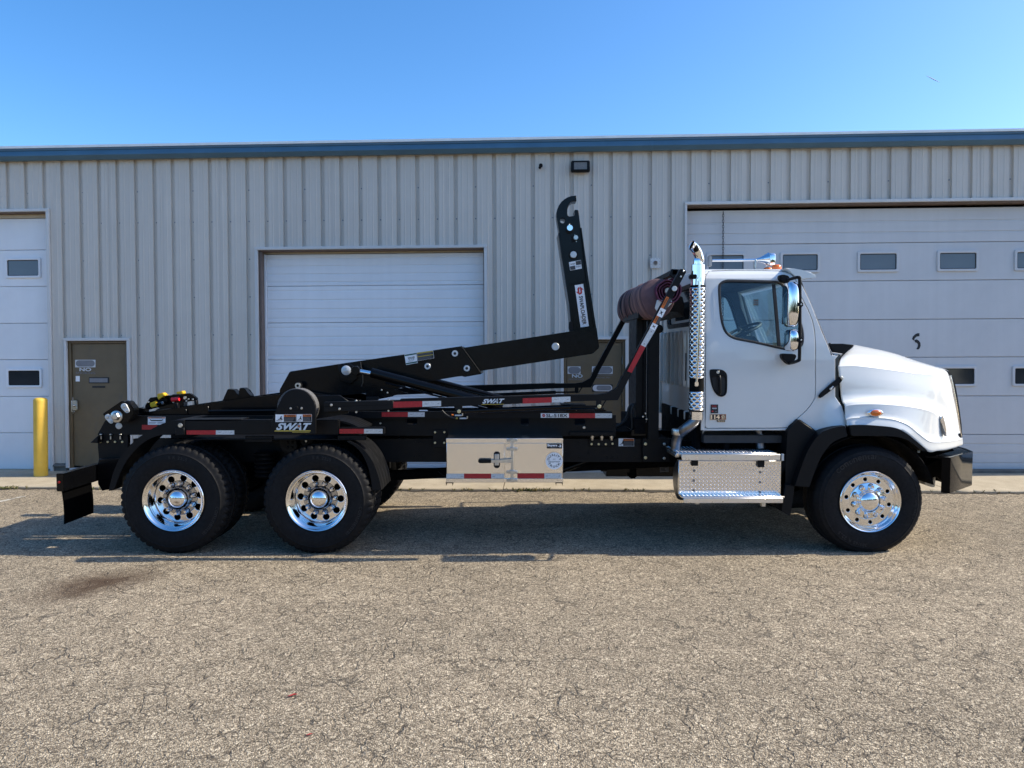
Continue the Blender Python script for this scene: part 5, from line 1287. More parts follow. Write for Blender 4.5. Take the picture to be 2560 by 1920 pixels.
# --- mast between loader and cab
def mast(px0, px1, y0, y1, zt, zb, name='mast', Y=7.55, th=.12):
    a, b = W(px0, 1000, Y), W(px1, 1000, Y); return box(name, a.x, b.x, Y, Y + th, zb, zt, M['satin'], T, .008, 2)
m1 = mast(1621, 1648, 0, 0, 2.34, 1.0); mirror_mesh(m1)
m2 = mast(1590, 1612, 0, 0, 2.36, 1.02, Y=7.72, th=.5)
mast(1609, 1616, 0, 0, 2.30, 1.02, Y=7.66, th=.05, name='mast_pipe'); box('mast_top', W(1590, 800, 7.7).x, W(1650, 800, 7.7).x, 7.56, 8.62, 2.28, 2.36, M['satin'], T, .006)
plate('mast_foot', K4([(1600, 585), (1760, 650), (1770, 690), (1770, 830), (1540, 830), (1540, 745), (1605, 745)]), 7.62, .3, M['black'], T)
lathe('mast_knob', [(.02, 7.52), (.045, 7.53), (.045, 7.56)], M['plastic'], T, 16, 'Y', (W(*K6([(1385, 945)])[0], 7.54).x, 0, W(*K6([(1385, 945)])[0], 7.54).z))
tube('hydraulic_hose', path([W(*p, 7.8) for p in K4([(1325, 700), (1420, 640), (1480, 540), (1510, 430), (1560, 390), (1590, 400)])]), .014, M['hose'], T, 10)
tube('hydraulic_hose', path([W(*p, 7.86) for p in K4([(1330, 720), (1440, 650), (1500, 560), (1530, 450), (1580, 410)])]), .012, M['hose'], T, 10)
tube('hydraulic_hose', path([W(*p, 7.7) for p in K4([(1545, 830), (1550, 640), (1540, 520), (1555, 430), (1580, 395)])]), .012, M['hose'], T, 10)
bolts(K4([(1735, 518), (1700, 562), (1750, 596)]), 7.60, .011)
# far-side tank and air tank seen below the frame
def soft_box(name, x0, x1, y0, y1, z0, z1, m, bev=.07): return box(name, x0, x1, y0, y1, z0, z1, m, T, bev, 4)
ft0, ft1 = W(1503, 1180, 8.65).x, W(1690, 1180, 8.65).x
soft_box('fuel_tank', ft0, ft1 + .9, 8.60, 9.20, .42, .96, M['black'], .06)
for x in (ft0 + .33, ft0 + .95): box('tank_strap', x, x + .09, 8.585, 9.215, .405, .97, M['liner'], T, .02)
print_on('tank_label', rq(K4, 1932, 1222, 2056, 1328), 8.60, [('r', 0, 0, 1, 1, 0)] + [('r', .1, .2 + .14 * k, .5 + .35 * random.random(), .26 + .14 * k, 1) for k in range(5)], [M['grey_ink'], M['ink']], bpy.data.objects['fuel_tank'])
tube('support_strut', [W(*K4([(560, 1310)])[0], 7.95), W(*K4([(960, 1160)])[0], 7.95)], .035, M['black'], T, 10)
tube('air_line', path([W(*p, 7.85) for p in Z3([(55, 1350), (90, 1380), (128, 1398)])]), .004, M['hose'], T, 6)
# --- aluminium tool box
TY = 7.20
bx0, bz1 = (lambda a: (a[0], a[1]))(xz(Z3([(133, 1040)]), TY)[0]); bx1, bz0 = xz(Z3([(1236, 1457)]), TY)[0]
tb = box('tool_box', bx0, bx1, TY + .012, 7.62, bz0, bz1, M['alu'], T, .004)
def tface(name, q, proud, th, m, bev=.002): return plate(name, Z3(q), TY + .012 - proud, th, m, tb, bev)
tface('top_rail', [(133, 1040), (1236, 1040), (1236, 1082), (133, 1082)], .016, .016, M['alu'])
tface('door_panel', [(140, 1087), (681, 1087), (681, 1416), (140, 1416)], .012, .012, M['alu']); tface('door_panel', [(687, 1087), (1229, 1087), (1229, 1416), (687, 1416)], .010, .010, M['alu'])
tface('bottom_rail', [(133, 1420), (1236, 1420), (1236, 1457), (133, 1457)], .014, .014, M['alu'])
tface('latch_bar', [(744, 1055), (766, 1055), (766, 1450), (744, 1450)], .034, .012, M['zinc'])
for y_ in (1058, 1142, 1360, 1436): 
    tface('bar_guide', [(702, y_ - 13), (806, y_ - 13), (806, y_ + 13), (702, y_ + 13)], .022, .01, M['zinc']); tface('guide_cap', [(736, y_ - 16), (774, y_ - 16), (774, y_ + 16), (736, y_ + 16)], .045, .02, M['zinc'])
    bolts(Z3([(716, y_), (792, y_)]), TY - .010, .008, tb)
hb = [(582, 1180), (596, 1166), (626, 1166), (640, 1180), (640, 1305), (626, 1320), (596, 1320), (582, 1305)]
tface('latch_plate', hb, .022, .01, M['plastic'], .001); tface('latch_hasp', [(590, 1188), (632, 1188), (632, 1296), (590, 1296)], .030, .008, M['zinc'])
tface('latch_arm', [(556, 1242), (700, 1238), (748, 1232), (748, 1272), (700, 1270), (556, 1272)], .046, .012, M['zinc'])
tface('latch_grip', [(432, 1256), (440, 1240), (460, 1236), (556, 1238), (556, 1274), (460, 1276), (440, 1272)], .058, .025, M['plastic'], .006)
bolts(Z3([(611, 1200), (611, 1284), (714, 1254)]), TY - .02, .010, tb)
print_on('reflective_tape', rq(Z3, 136, 1373, 681, 1417), TY, [('r', 0, 0, .305, 1, 1), ('r', .305, 0, .775, 1, 0), ('r', .775, 0, 1, 1, 1), ('r', .25, .42, .285, .52, 2), ('r', .80, .42, .84, .52, 2)], [M['red'], M['tape'], M['grey_ink']], tb, lift=.003)
print_on('reflective_tape', rq(Z3, 805, 1370, 1222, 1417), TY, [('r', 0, 0, .61, 1, 0), ('r', .61, 0, 1, 1, 1), ('r', .65, .42, .69, .52, 2), ('r', .93, .42, .96, .52, 2)], [M['red'], M['tape'], M['grey_ink']], tb, lift=.003)
print_on('maker_plate', rq(Z3, 1082, 1090, 1225, 1135), TY, [('r', 0, 0, 1, 1, 1), ('t', 'Buyers', .04, .30, .68, .92, 0, .05, 0), ('p', [(.70, .55), (.80, .42), (.88, .60), (.80, .72), (.90, .84), (.96, .55), (.93, .3), (.82, .2), (.86, .35), (.76, .38)], 0), ('r', .30, .10, .70, .18, 2)], [M['paper'], M['ink'], M['grey_ink']], tb, lift=.006)
def round_sticker():
    c = W(*Z3([(1151, 1252)])[0], TY); R = .086; y = TY - .006; bm = bmesh.new()
    bm.faces.new([bm.verts.new((c.x + R * math.cos(a), y, c.z + R * math.sin(a))) for a in [2 * math.pi * k / 40 for k in range(40)]][::-1])
    def arc_word(s_, r, h, top):
        adv = [text2d(ch, .02)[2] * h for ch in s_]; gap = h * .22; tot = sum(adv) + gap * (len(s_) - 1); t = -tot / r / 2
        for ch, wd in zip(s_, adv):
            def f(u, v, t=t, wd=wd):
                aa = t + u * wd / r; rr = (r + v * h) if top else (r + h - v * h)
                x, z = rr * math.sin(aa), rr * math.cos(aa); return (c.x + x, y - .001, c.z + (z if top else -z))
            put_text(bm, ch, f, 0, 0, 1, 1, 1, .02); t += (wd + gap) / r
    arc_word('QUALITY', .050, .022, True); arc_word('TRUCK', .046, .022, False)
    put_text(bm, 'and', lambda u, v: (c.x - .012 + u * .024, y - .001, c.z + .014 + v * .009), 0, 0, 1, 1, 1, .01)
    put_text(bm, 'Equipment', lambda u, v: (c.x - .058 + u * .116, y - .001, c.z - .020 + v * .024), 0, 0, 1, 1, 1, .0, .3)
    make('round_sticker', bm, [M['paper'], M['ink']], tb, smooth=0)
round_sticker()
for xa in (128, 1165): 
    plate('box_foot', Z3([(xa, 1456), (xa + 70, 1456), (xa + 70, 1464), (xa, 1464)]), 7.22, .3, M['black'], tb)
    for k in (2, 62): plate('box_foot', Z3([(xa + k, 1464), (xa + k + 6, 1464), (xa + k + 3, 1490)]), 7.22, .3, M['black'], tb, 0)
plate('box_hanger', Z3([(405, 960), (1195, 960), (1200, 985), (1220, 1030), (400, 1030)]), 7.60, .03, M['satin'], tb)
bolts(Z3([(897, 985), (985, 985), (897, 1015), (985, 1015)]), 7.60, .0125, tb); bolts(Z3([(205, 982), (205, 1014)]), 7.60, .007, tb, hexy)
# ------------------------------------------------------------------ cab, hood, steps, exhaust
CY = 7.07
DYT = [(0.80, .035), (1.0, .018), (1.15, .004), (1.5, 0), (1.85, .002), (2.0, .011), (2.2, .038), (2.5, .080), (2.60, .097), (2.66, .108), (2.70, .135), (2.73, .17), (2.755, .23)]
def dy(z):
    if z <= DYT[0][0]: return DYT[0][1]
    for (a, p), (b, q) in zip(DYT[:-1], DYT[1:]):
        if z <= b: t = (z - a) / (b - a); return p + (q - p) * t
    return DYT[-1][1]
def flare(x, z): return -.085 * sstep((x - 2.98) / .26) * sstep((1.50 - z) / .36) - 0.0
def cabxz(px):
    out = []
    for p in px:
        Y = CY
        for _ in range(4): w = W(p[0], p[1], Y); Y = CY + dy(w.z)
        out.append((w.x, w.z))
    return out
def inset(loop, d):
    a = sum(loop[i][0] * loop[(i+1) % len(loop)][1] - loop[(i+1) % len(loop)][0] * loop[i][1] for i in range(len(loop))); s_ = 1 if a > 0 else -1
    out = []
    for i, p in enumerate(loop):
        p0, p1 = loop[i-1], loop[(i+1) % len(loop)]; tx, ty = p1[0] - p0[0], p1[1] - p0[1]; L = math.hypot(tx, ty) or 1
        out.append((p[0] - ty / L * d * s_, p[1] + tx / L * d * s_))
    return out
def cab_panel(name, loops, m, parent, off=0.0, th=.025, bev=.004):
    me = curve_plate(loops, 0, th, bev, 2); bm = bmesh.new(); bm.from_mesh(me); bpy.data.meshes.remove(me)
    for k in range(34):
        z = .92 + k * .055
        bmesh.ops.bisect_plane(bm, geom=bm.verts[:] + bm.edges[:] + bm.faces[:], plane_co=(0, 0, z), plane_no=(0, 0, 1))
    for z in (2.60, 2.635, 2.66, 2.68, 2.70, 2.715, 2.73, 2.745):
        bmesh.ops.bisect_plane(bm, geom=bm.verts[:] + bm.edges[:] + bm.faces[:], plane_co=(0, 0, z), plane_no=(0, 0, 1))
    for k in range(9):
        bmesh.ops.bisect_plane(bm, geom=bm.verts[:] + bm.edges[:] + bm.faces[:], plane_co=(2.97 + .04 * k, 0, 0), plane_no=(1, 0, 0))
    for v in bm.verts: v.co.y += CY + off + dy(v.co.z) + flare(v.co.x, v.co.z)
    return make(name, bm, m, parent, smooth=28)
door_px = smooth_loop([(1764, 1067), (1764, 1060), (1764, 900), (1764, 700), (1765, 690), (1770, 682), (1782, 678), (1860, 677), (1945, 678), (1968, 682), (1984, 692), (1994, 715), (2003, 743), (2018, 772), (2030, 801), (2036, 832), (2038, 873), (2038, 930), (2038, 982), (2034, 1000), (2016, 1025), (1990, 1048), (1970, 1066), (1964, 1069), (1900, 1070), (1780, 1070), (1768, 1070)], 2)
body_px = [(1752, 1076), (1752, 690), (1756, 679), (1763, 673), (1958, 673), (1984, 679), (1998, 697), (2003, 707), (2030, 767), (2054, 828), (2078, 886), (2090, 890), (2096, 889), Z8([(366, 224)])[0], Z8([(366, 490)])[0], Z8([(410, 560)])[0], Z8([(432, 703)])[0], Z8([(330, 722)])[0], Z8([(258, 756)])[0], Z8([(112, 654)])[0], (1972, 1074), (1964, 1076)]
win_px = smooth_loop([(1796, 716), (1802, 706), (1813, 701), (1832, 699.5), (1930, 702), (1948, 705), (1960, 713), (1975, 740), (1990, 775), (2003, 806), (2009, 835), (2008, 858), (2001, 869), (1985, 874), (1969, 875.5), (1940, 870), (1897, 860), (1850, 851), (1832, 846), (1818, 837), (1808, 822), (1801, 795), (1797, 750)], 3)
cab = cab_panel('cab', [cabxz(body_px), cabxz(inset(door_px, -1.6))[::-1]], M['white'], T)
mirror_mesh(cab, 'cab_side')
door = cab_panel('door', [cabxz(door_px), cabxz(inset(win_px, -.5))[::-1]], M['white'], T, off=-.001)
door_f = mirror_mesh(door)
for dd, far in ((door, 0), (door_f, 1)):
    pass
gk = cab_panel('window_gasket', [cabxz(win_px), cabxz(inset(win_px, 5.2))[::-1]], M['gasket'], door, off=-.008, th=.03, bev=.004); mirror_mesh(gk, parent=door_f)
gl = cab_panel('window_glass', [cabxz(inset(win_px, 4.0))], M['glass'], door, off=.012, th=.004, bev=0); mirror_mesh(gl, parent=door_f)
vb = cab_panel('window_divider', [cabxz(Z6([(1040, 622), (1072, 618), (1128, 1268), (1096, 1268)]))], M['gasket'], door, off=-.002, th=.02, bev=.002); mirror_mesh(vb, parent=door_f)
tr_ = cab_panel('door_trim', [cabxz(inset(door_px, 3)), cabxz(inset(win_px, 1))[::-1]], M['dark_trim'], door, off=.045, th=.02, bev=0); mirror_mesh(tr_, parent=door_f)
seal = cab_panel('door_seal', [cabxz(inset(door_px, -5)), cabxz(inset(door_px, 5))[::-1]], M['gasket'], cab, off=.030, th=.01, bev=0)
# roof skin
rx0, rx1 = cabxz([(1752, 676)])[0][0], cabxz([(1975, 676)])[0][0]
ze = 2.745
def roof():
    bm = bmesh.new(); cols = []
    prof = [(.205, -.012), (.23, .004), (.27, .016), (.34, .026), (.46, .036), (.7, .046), (1.02, .05)]
    full = prof + [(2.04 - a, z) for a, z in prof[-2::-1]]
    xs = [rx0 - .012, rx0 - .008, rx0 + .004, rx0 + .03, rx0 + .08] + [rx0 + .08 + (rx1 - .1 - rx0 - .08) * k / 8 for k in range(1, 9)] + [rx1 - .04, rx1, rx1 + .03]
    for x in xs:
        dz = -.05 * max(0, (rx0 + .03 - x) / .042) ** 2 - .03 * max(0, (x - rx1 + .1) / .13) ** 2 - .010 * (1 - min(1, (x - rx0) / .35))
        cols.append([bm.verts.new((x, YC - 1.02 + a, ze + z + dz)) for a, z in full])
    for i in range(len(cols) - 1):
        for j in range(len(full) - 1): bm.faces.new((cols[i][j], cols[i+1][j], cols[i+1][j+1], cols[i][j+1]))
    return make('cab_roof', bm, M['white'], T, smooth=50)
roof()
box('headliner', rx0 + .02, rx1 - .02, 7.32, 8.86, 2.66, 2.70, M['dark_trim'], T)
bm = bmesh.new(); vis = xz(Z6([(1160, 457), (1250, 464), (1350, 482), (1440, 508), (1484, 536), (1492, 552), (1470, 558), (1345, 580), (1290, 570), (1240, 520)]), 7.2)
bm_prism(bm, vis, 7.17, 2 * YC - 7.17, .010, 2); make('sun_visor', bm, M['white'], T)
# back wall with window and pressed louvres, rounded corners
BX = 1.885
def yz_plate(name, loops, x0, x1, m, parent, bev=.003):
    me = curve_plate(loops, 0, abs(x1 - x0), bev, 2)       # plate in (a, z) with thickness along y -> turn to the yz plane
    me.transform(Matrix(((0, 1, 0, min(x0, x1)), (1, 0, 0, 0), (0, 0, 1, 0), (0, 0, 0, 1)))); me.flip_normals()
    return make(name, me, m, parent)
bw = yz_plate('cab_back', [[(7.20, 1.29), (8.98, 1.29), (8.98, 2.70), (8.90, 2.755), (7.28, 2.755), (7.20, 2.70)], round_rect(7.46, 8.72, 2.23, 2.62, .08)[::-1]], BX, BX + .03, M['white'], T)
yz_plate('rear_glass', [round_rect(7.45, 8.73, 2.22, 2.63, .08)], BX + .012, BX + .018, M['dark_glass'], bw, 0)
yz_plate('rear_gasket', [round_rect(7.43, 8.75, 2.20, 2.65, .09), round_rect(7.48, 8.70, 2.25, 2.60, .07)[::-1]], BX - .008, BX + .002, M['gasket'], bw)
for sgn in (0, 1):
    bm = bmesh.new(); pts = [(BX + .002, 7.205)] + [(BX + .10 - .10 * math.cos(math.radians(t)), 7.185 - .10 * math.sin(math.radians(t))) for t in (0, 18, 36, 54, 72, 90)] + [(BX + .12, 7.085)]
    B_ = []
    for zz, inw in ((1.29, .0), (1.9, .0), (2.2, .022), (2.5, .062), (2.62, .09), (2.70, .13), (2.745, .20)):
        B_.append([bm.verts.new((x, y + inw * (1 if sgn == 0 else 1), zz)) for x, y in pts])
    for i in range(len(B_) - 1):
        for j in range(len(pts) - 1): bm.faces.new((B_[i][j], B_[i][j+1], B_[i+1][j+1], B_[i+1][j]))
    if sgn: 
        for v in bm.verts: v.co.y = 2 * YC - v.co.y
        bmesh.ops.reverse_faces(bm, faces=bm.faces[:])
    make('cab_corner', bm, M['white'], T, smooth=60)
for k in range(8):
    yk = 7.62 + .2 * k
    bm = bmesh.new(); L = [(yk - .028, .0), (yk - .018, -.02), (yk + .018, -.02), (yk + .028, 0)]
    prof = arc(yk, 2.13, .035, 0, 180, 8) + arc(yk, 1.58, .035, 180, 360, 8)
    V0 = [bm.verts.new((BX - .002, a, z)) for a, z in prof]; V1 = [bm.verts.new((BX - .030, yk + (a - yk) * .55, 1.855 + (z - 1.855) * .97)) for a, z in prof]
    bm.faces.new(V1); n = len(prof)
    for i in range(n): bm.faces.new((V0[i], V0[(i+1) % n], V1[(i+1) % n], V1[i]))
    bmesh.ops.recalc_face_normals(bm, faces=bm.faces[:]); make('louvre', bm, M['white'], bw, smooth=40)
yz_plate('grab_slot', [round_rect(7.62 - .02 + .05, 7.62 + .02 + .05, 1.62, 1.92, .02)], BX - .036, BX - .031, M['gasket'], bw, 0)
for yk in (7.75, 8.05, 8.4): box('cab_bracket', BX - .03, BX + .03, yk - .02, yk + .02, 1.20, 1.295, M['white'], T, .008)
box('cab_rear_beam', BX - .02, BX + .02, 7.25, 8.95, .90, 1.285, M['liner'], T)
box('cab_rear_beam', BX + .25, BX + .3, 7.2, 9.0, .60, 1.02, M['liner'], T)
# interior
box('cab_floor', BX + .03, 3.05, 7.16, 9.02, 1.02, 1.10, M['dark_trim'], T); box('cab_underside', BX + .1, 3.1, 7.35, 8.83, .93, 1.02, M['liner'], T)
dash = [(2.62, 1.55), (2.55, 1.86), (2.62, 1.98), (2.80, 2.03), (3.02, 2.00), (3.22, 1.93), (3.22, 1.3), (2.9, 1.3)]
bm = bmesh.new(); bm_prism(bm, dash, 7.18, 9.0, .02, 3); make('dashboard', bm, M['dark_trim'], T)
bm = bmesh.new(); bm_prism(bm, [(2.56, 2.0), (2.62, 2.09), (2.78, 2.12), (2.86, 2.04), (2.6, 1.96)], 8.3, 8.85, .015, 2); make('instrument_hood', bm, M['dark_trim'], T)
sw = W(1855, 828, 8.55)
def torus(name, c, R, r, ax, m, parent):
    a = ax.orthogonal().normalized(); b = ax.cross(a).normalized(); bm = bmesh.new()
    pts = [c + a * R * math.cos(t) + b * R * math.sin(t) for t in [2 * math.pi * k / 40 for k in range(40)]]; pts.append(pts[0])
    bm_tube(bm, pts, r, 10, False)
    for t in (0.6, 2.7, 4.7): bm_tube(bm, [c, c + a * R * math.cos(t) + b * R * math.sin(t)], .014, 8)
    return make(name, bm, m, parent)
torus('steering_wheel', sw, .225, .017, Vector((-.42, -.06, .90)).normalized(), M['dark_trim'], T)
tube('steering_column', [sw, sw + Vector((.28, 0, -.45))], .035, M['dark_trim'], T)
for yk in (7.55, 8.6):
    bm = bmesh.new(); bm_box(bm, 1.98, 2.45, yk - .24, yk + .24, 1.35, 1.50, .05, 3); bm_box(bm, 1.95, 2.06, yk - .23, yk + .23, 1.5, 2.02, .05, 3); make('seat', bm, M['dark_trim'], T)
pil = cab_panel('pillar_trim', [cabxz([(1995, 705), (2003, 712), (2076, 888), (2060, 888), (2044, 860), (2030, 800), (2012, 752)])], M['trim'], cab, off=.07, th=.04, bev=.004); mirror_mesh(pil, parent=bpy.data.objects['cab_side'])
box('rear_pillar', BX + .05, BX + .17, 8.92, 8.97, 1.4, 2.66, M['trim'], T); box('rear_pillar', BX + .05, BX + .17, 7.22, 7.25, 1.4, 2.66, M['dark_trim'], T)
# windscreen
def quadplate(name, P4, th, m, parent, n_=None):
    bm = bmesh.new(); a, b, c, d_ = [Vector(p) for p in P4]; nn = (b - a).cross(d_ - a).normalized() * th
    V = [bm.verts.new(p) for p in (a, b, c, d_)] + [bm.verts.new(p + nn) for p in (a, b, c, d_)]
    for q in ((0,1,2,3), (7,6,5,4), (0,4,5,1), (1,5,6,2), (2,6,7,3), (3,7,4,0)): bm.faces.new([V[i] for i in q])
    bmesh.ops.recalc_face_normals(bm, faces=bm.faces[:]); return make(name, bm, m, parent)
t0, b0 = cabxz([(2001, 705)])[0], cabxz([(2078, 888)])[0]
yt, yb = CY + dy(t0[1]) + .015, CY + dy(b0[1]) + .015
ws = quadplate('windscreen', [(b0[0], yb, b0[1]), (b0[0] + .06, 2 * YC - yb, b0[1]), (t0[0] + .02, 2 * YC - yt, t0[1]), (t0[0], yt, t0[1])], .005, M['screen'], T)
tube('windscreen_seal', [(t0[0] + .004, yt - .004, t0[1]), (b0[0] + .004, yb - .004, b0[1])], .013, M['gasket'], ws, 10)
tube('windscreen_trim', [(t0[0] + .020, yt + .02, t0[1]), (b0[0] + .022, yb + .02, b0[1])], .008, M['chrome'], ws, 8)
print_on('window_sticker', rq(Z6, 842, 778, 897, 850), 8.75, [('r', 0, 0, 1, 1, 0), ('r', .1, .15, .9, .3, 1), ('r', .1, .45, .9, .55, 1), ('r', .1, .7, .9, .85, 1)], [M['tan_head'], M['orange']], door_f)
# hood
def rail(pts):
    ys = [p[2] for p in pts]
    for _ in range(3): ys = [ys[0]] + [.25 * a + .5 * b + .25 * c for a, b, c in zip(ys[:-2], ys[1:-1], ys[2:])] + [ys[-1]]
    return [tuple(W(*Z8([(p[0], p[1])])[0], y)) for p, y in zip(pts, ys)]
RA = rail([(452,700,6.95),(500,692,6.93),(650,697,6.92),(790,712,6.92),(870,748,6.92),(935,800,6.94),(1030,880,7.0),(1100,876,7.05),(1160,870,7.12),(1230,852,7.28),(1280,832,7.5)])
RA0 = [(p[0], p[1] + .018, p[2] + .004) for p in RA]
RB = rail([(446,655,6.965),(500,643,6.955),(650,640,6.945),(790,655,6.945),(885,692,6.945),(955,748,6.955),(1035,808,7.005),(1100,816,7.05),(1160,812,7.12),(1230,803,7.28),(1278,790,7.5)])
RC = rail([(436,562,7.0),(500,548,6.985),(650,545,6.985),(790,552,7.0),(900,562,7.02),(990,578,7.05),(1060,600,7.09),(1110,640,7.14),(1140,710,7.19),(1190,770,7.34),(1266,770,7.52)])
RC1 = rail([(428,540,7.03),(500,527,7.02),(650,523,7.02),(790,530,7.04),(900,541,7.06),(990,557,7.10),(1062,580,7.15),(1115,618,7.20),(1150,675,7.26),(1205,735,7.39),(1262,752,7.53)])
RD_ = rail([(412,512,7.13),(500,503,7.115),(650,499,7.125),(790,506,7.165),(900,518,7.195),(990,538,7.245),(1060,562,7.295),(1112,598,7.335),(1158,648,7.375),(1212,698,7.445),(1256,735,7.54)])
RE = rail([(386,400,7.11),(500,400,7.12),(650,406,7.15),(790,415,7.19),(900,424,7.23),(990,434,7.28),(1060,442,7.32),(1110,450,7.36),(1160,470,7.40),(1206,520,7.46),(1230,580,7.54)])
RF = rail([(387,275,7.15),(500,270,7.16),(650,285,7.19),(790,302,7.23),(900,316,7.27),(990,326,7.32),(1060,332,7.36),(1110,338,7.39),(1155,350,7.43),(1186,378,7.48),(1202,430,7.56)])
RG = rail([(402,225,7.24),(470,205,7.27),(630,218,7.31),(770,240,7.35),(880,258,7.39),(965,272,7.43),(1045,286,7.46),(1102,298,7.48),(1148,310,7.51),(1174,330,7.54),(1190,385,7.58)])
RG2 = rail([(425,190,7.40),(480,172,7.42),(630,183,7.46),(768,208,7.48),(876,230,7.50),(962,249,7.53),(1042,269,7.55),(1100,285,7.57),(1145,298,7.58),(1170,318,7.6),(1187,368,7.62)])
RH = rail([(500,122,7.72),(560,132,7.72),(680,155,7.72),(790,182,7.72),(880,212,7.72),(962,241,7.72),(1040,265,7.72),(1100,282,7.72),(1145,295,7.72),(1170,312,7.72),(1185,356,7.72)])
RI = [(p[0] + .01, YC, p[2] + .012) for p in RH]
half = [RA0, RA, RB, RC, RC1, RD_, RE, RF, RG, RG2, RH, RI]
RB1 = [(p[0], p[1] + .026, p[2] + .016) for p in RB]; RB0 = [(p[0], p[1] + .001, p[2] - .012) for p in RB]
RE = [tuple(.5 * (a + b) for a, b in zip(p, q)) for p, q in zip(RF, RD_)]; RE = [(p[0], p[1] - .006, p[2]) for p in RE]
def near_rail(r, q, t): return [tuple(a + (b - a) * t for a, b in zip(p, s_)) for p, s_ in zip(r, q)]
half = [RA0, RA, RB0, RB, RB1, near_rail(RC, RB1, .12), RC, near_rail(RC, RC1, .35), RC1, RD_, RE, near_rail(RF, RE, .14), RF, near_rail(RF, RG, .16), RG, RG2, RH, RI]
full = half + [[(p[0], 2 * YC - p[1], p[2]) for p in r] for r in half[-2::-1]]
bm = bmesh.new(); rails_mesh(bm, full, 5, 3); bmesh.ops.recalc_face_normals(bm, faces=bm.faces[:])
hood = make('hood', bm, M['white'], T, smooth=60)
sm = hood.modifiers.new('thick', 'SOLIDIFY'); sm.thickness = .012; sm.offset = -1
# fill behind the nose and the grille
gr = plate('grille', Z8([(1150, 296), (1182, 308), (1204, 335), (1218, 372), (1236, 460), (1254, 570), (1270, 690), (1282, 782), (1262, 792), (1240, 640), (1215, 480), (1196, 385), (1170, 318)]), 7.56, 2 * (YC - 7.56), M['grille'], T, .012, 3)
plate('radiator', Z8([(1100, 330), (1160, 340), (1200, 480), (1240, 780), (1100, 800)]), 7.62, .94, M['liner'], T, 0)
tube('grille_trim', path([W(*p, 7.555) for p in Z8([(1186, 340), (1200, 400), (1222, 510), (1240, 620), (1256, 730), (1264, 775)])]), .012, M['chrome2'], gr, 10)
tube('grille_trim', path([W(*p, 7.545) for p in Z8([(1184, 372), (1206, 480), (1232, 640), (1252, 770)])]), .006, M['ink'], gr, 8)
hl = plate('headlight', Z8([(1120, 632), (1132, 627), (1143, 632), (1150, 670), (1160, 730), (1168, 782), (1152, 745), (1138, 700), (1122, 672)]), 7.145, .06, M['chrome2'], T, .006, 2); mirror_mesh(hl)
cowl = plate('cowl', Z8([(318, 118), (340, 112), (420, 112), (505, 121), (470, 150), (432, 190), (412, 180), (352, 168)]), 7.40, 2 * (YC - 7.40), M['plastic'], T, .008, 2)
plate('cowl_tray', Z8([(340, 172), (420, 185), (395, 205), (372, 215), (345, 195)]), 7.2, 2 * (YC - 7.2), M['door_grey'], T)
wp = tube('wiper_pivot', path([W(*p, 7.45) for p in Z8([(322, 110), (332, 130), (335, 155), (350, 175)])]), .014, M['plastic'], T, 8)
plate('hood_seal', Z8([(352, 228), (362, 205), (398, 186), (412, 200), (388, 226), (388, 488), (430, 556), (456, 702), (428, 706), (404, 566), (352, 496)]), 7.17, .02, simple('grey_hood_seal', (.055, .062, .058), .6), T)
lt = plate('hood_latch', Z8([(248, 492), (262, 468), (330, 408), (398, 350), (412, 343), (428, 356), (420, 378), (388, 400), (350, 440), (272, 498), (255, 503)]), 7.035, .03, M['plastic'], T, .008, 2)
plate('latch_loop', Z8([(400, 348), (412, 342), (430, 358), (420, 374), (408, 362)]), 7.028, .02, M['zinc'], lt); bolts(Z8([(332, 436)]), 7.034, .013, lt)
plate('latch_slot', Z8([(332, 432), (350, 412), (358, 418), (342, 438)]), 7.030, .006, M['washer'], lt)
c = W(*Z8([(653, 607)])[0], 6.955)
ml = bpy.data.objects.new('marker_lamp', None)
def oval(name, c, rx, rz, h, m, parent, n=28):
    bm = bmesh.new(); bm_lathe(bm, [(1.0, .02), (1.0, -.3 * h), (.92, -.7 * h), (.7, -.95 * h), (0, -h)], n, 'Y', (0, 0, 0), False)
    for v in bm.verts: v.co = Vector((c.x + v.co.x * rx, c.y + v.co.y, c.z + v.co.z * rz))
    return make(name, bm, m, parent, smooth=50)
ob = oval('marker_bezel', c, .079, .036, .012, M['chrome2'], T); oval('marker_lens', c + Vector((0, -.006, 0)), .054, .030, .014, M['amber'], ob)
# black wheel-arch flares and inner splash panels
fl = plate('wheel_flare', smooth_loop(Z8([(466, 697), (560, 693), (660, 698), (790, 713), (868, 748), (935, 800), (1032, 880)]), 4, False) + smooth_loop(Z8([(992, 882), (905, 815), (842, 786), (760, 774), (620, 772), (480, 771)]), 4, False), 6.912, .40, M['plastic'], T, .006, 2); mirror_mesh(fl)
f2_ = plate('wheel_flare', smooth_loop(Z8([(440, 700), (390, 706), (330, 722), (258, 757), (180, 860), (125, 990), (78, 1130)]), 4, False) + smooth_loop(Z8([(182, 1140), (208, 1060), (262, 930), (332, 832), (400, 792), (458, 774)]), 4, False), 6.925, .45, M['plastic'], T, .006, 2); mirror_mesh(f2_)
sp = plate('splash_panel', Z8([(102, 652), (250, 752), (178, 862), (124, 990), (74, 1130), (60, 1250), (48, 1345), (30, 1330), (-60, 1270), (-60, 1130), (15, 1000), (22, 735)]), 7.02, .25, M['plastic'], T, .006); mirror_mesh(sp)
plate('splash_flap', Z8([(15, 1120), (75, 1128), (62, 1240), (44, 1345), (-20, 1310)]), 6.96, .55, M['plastic'], T)
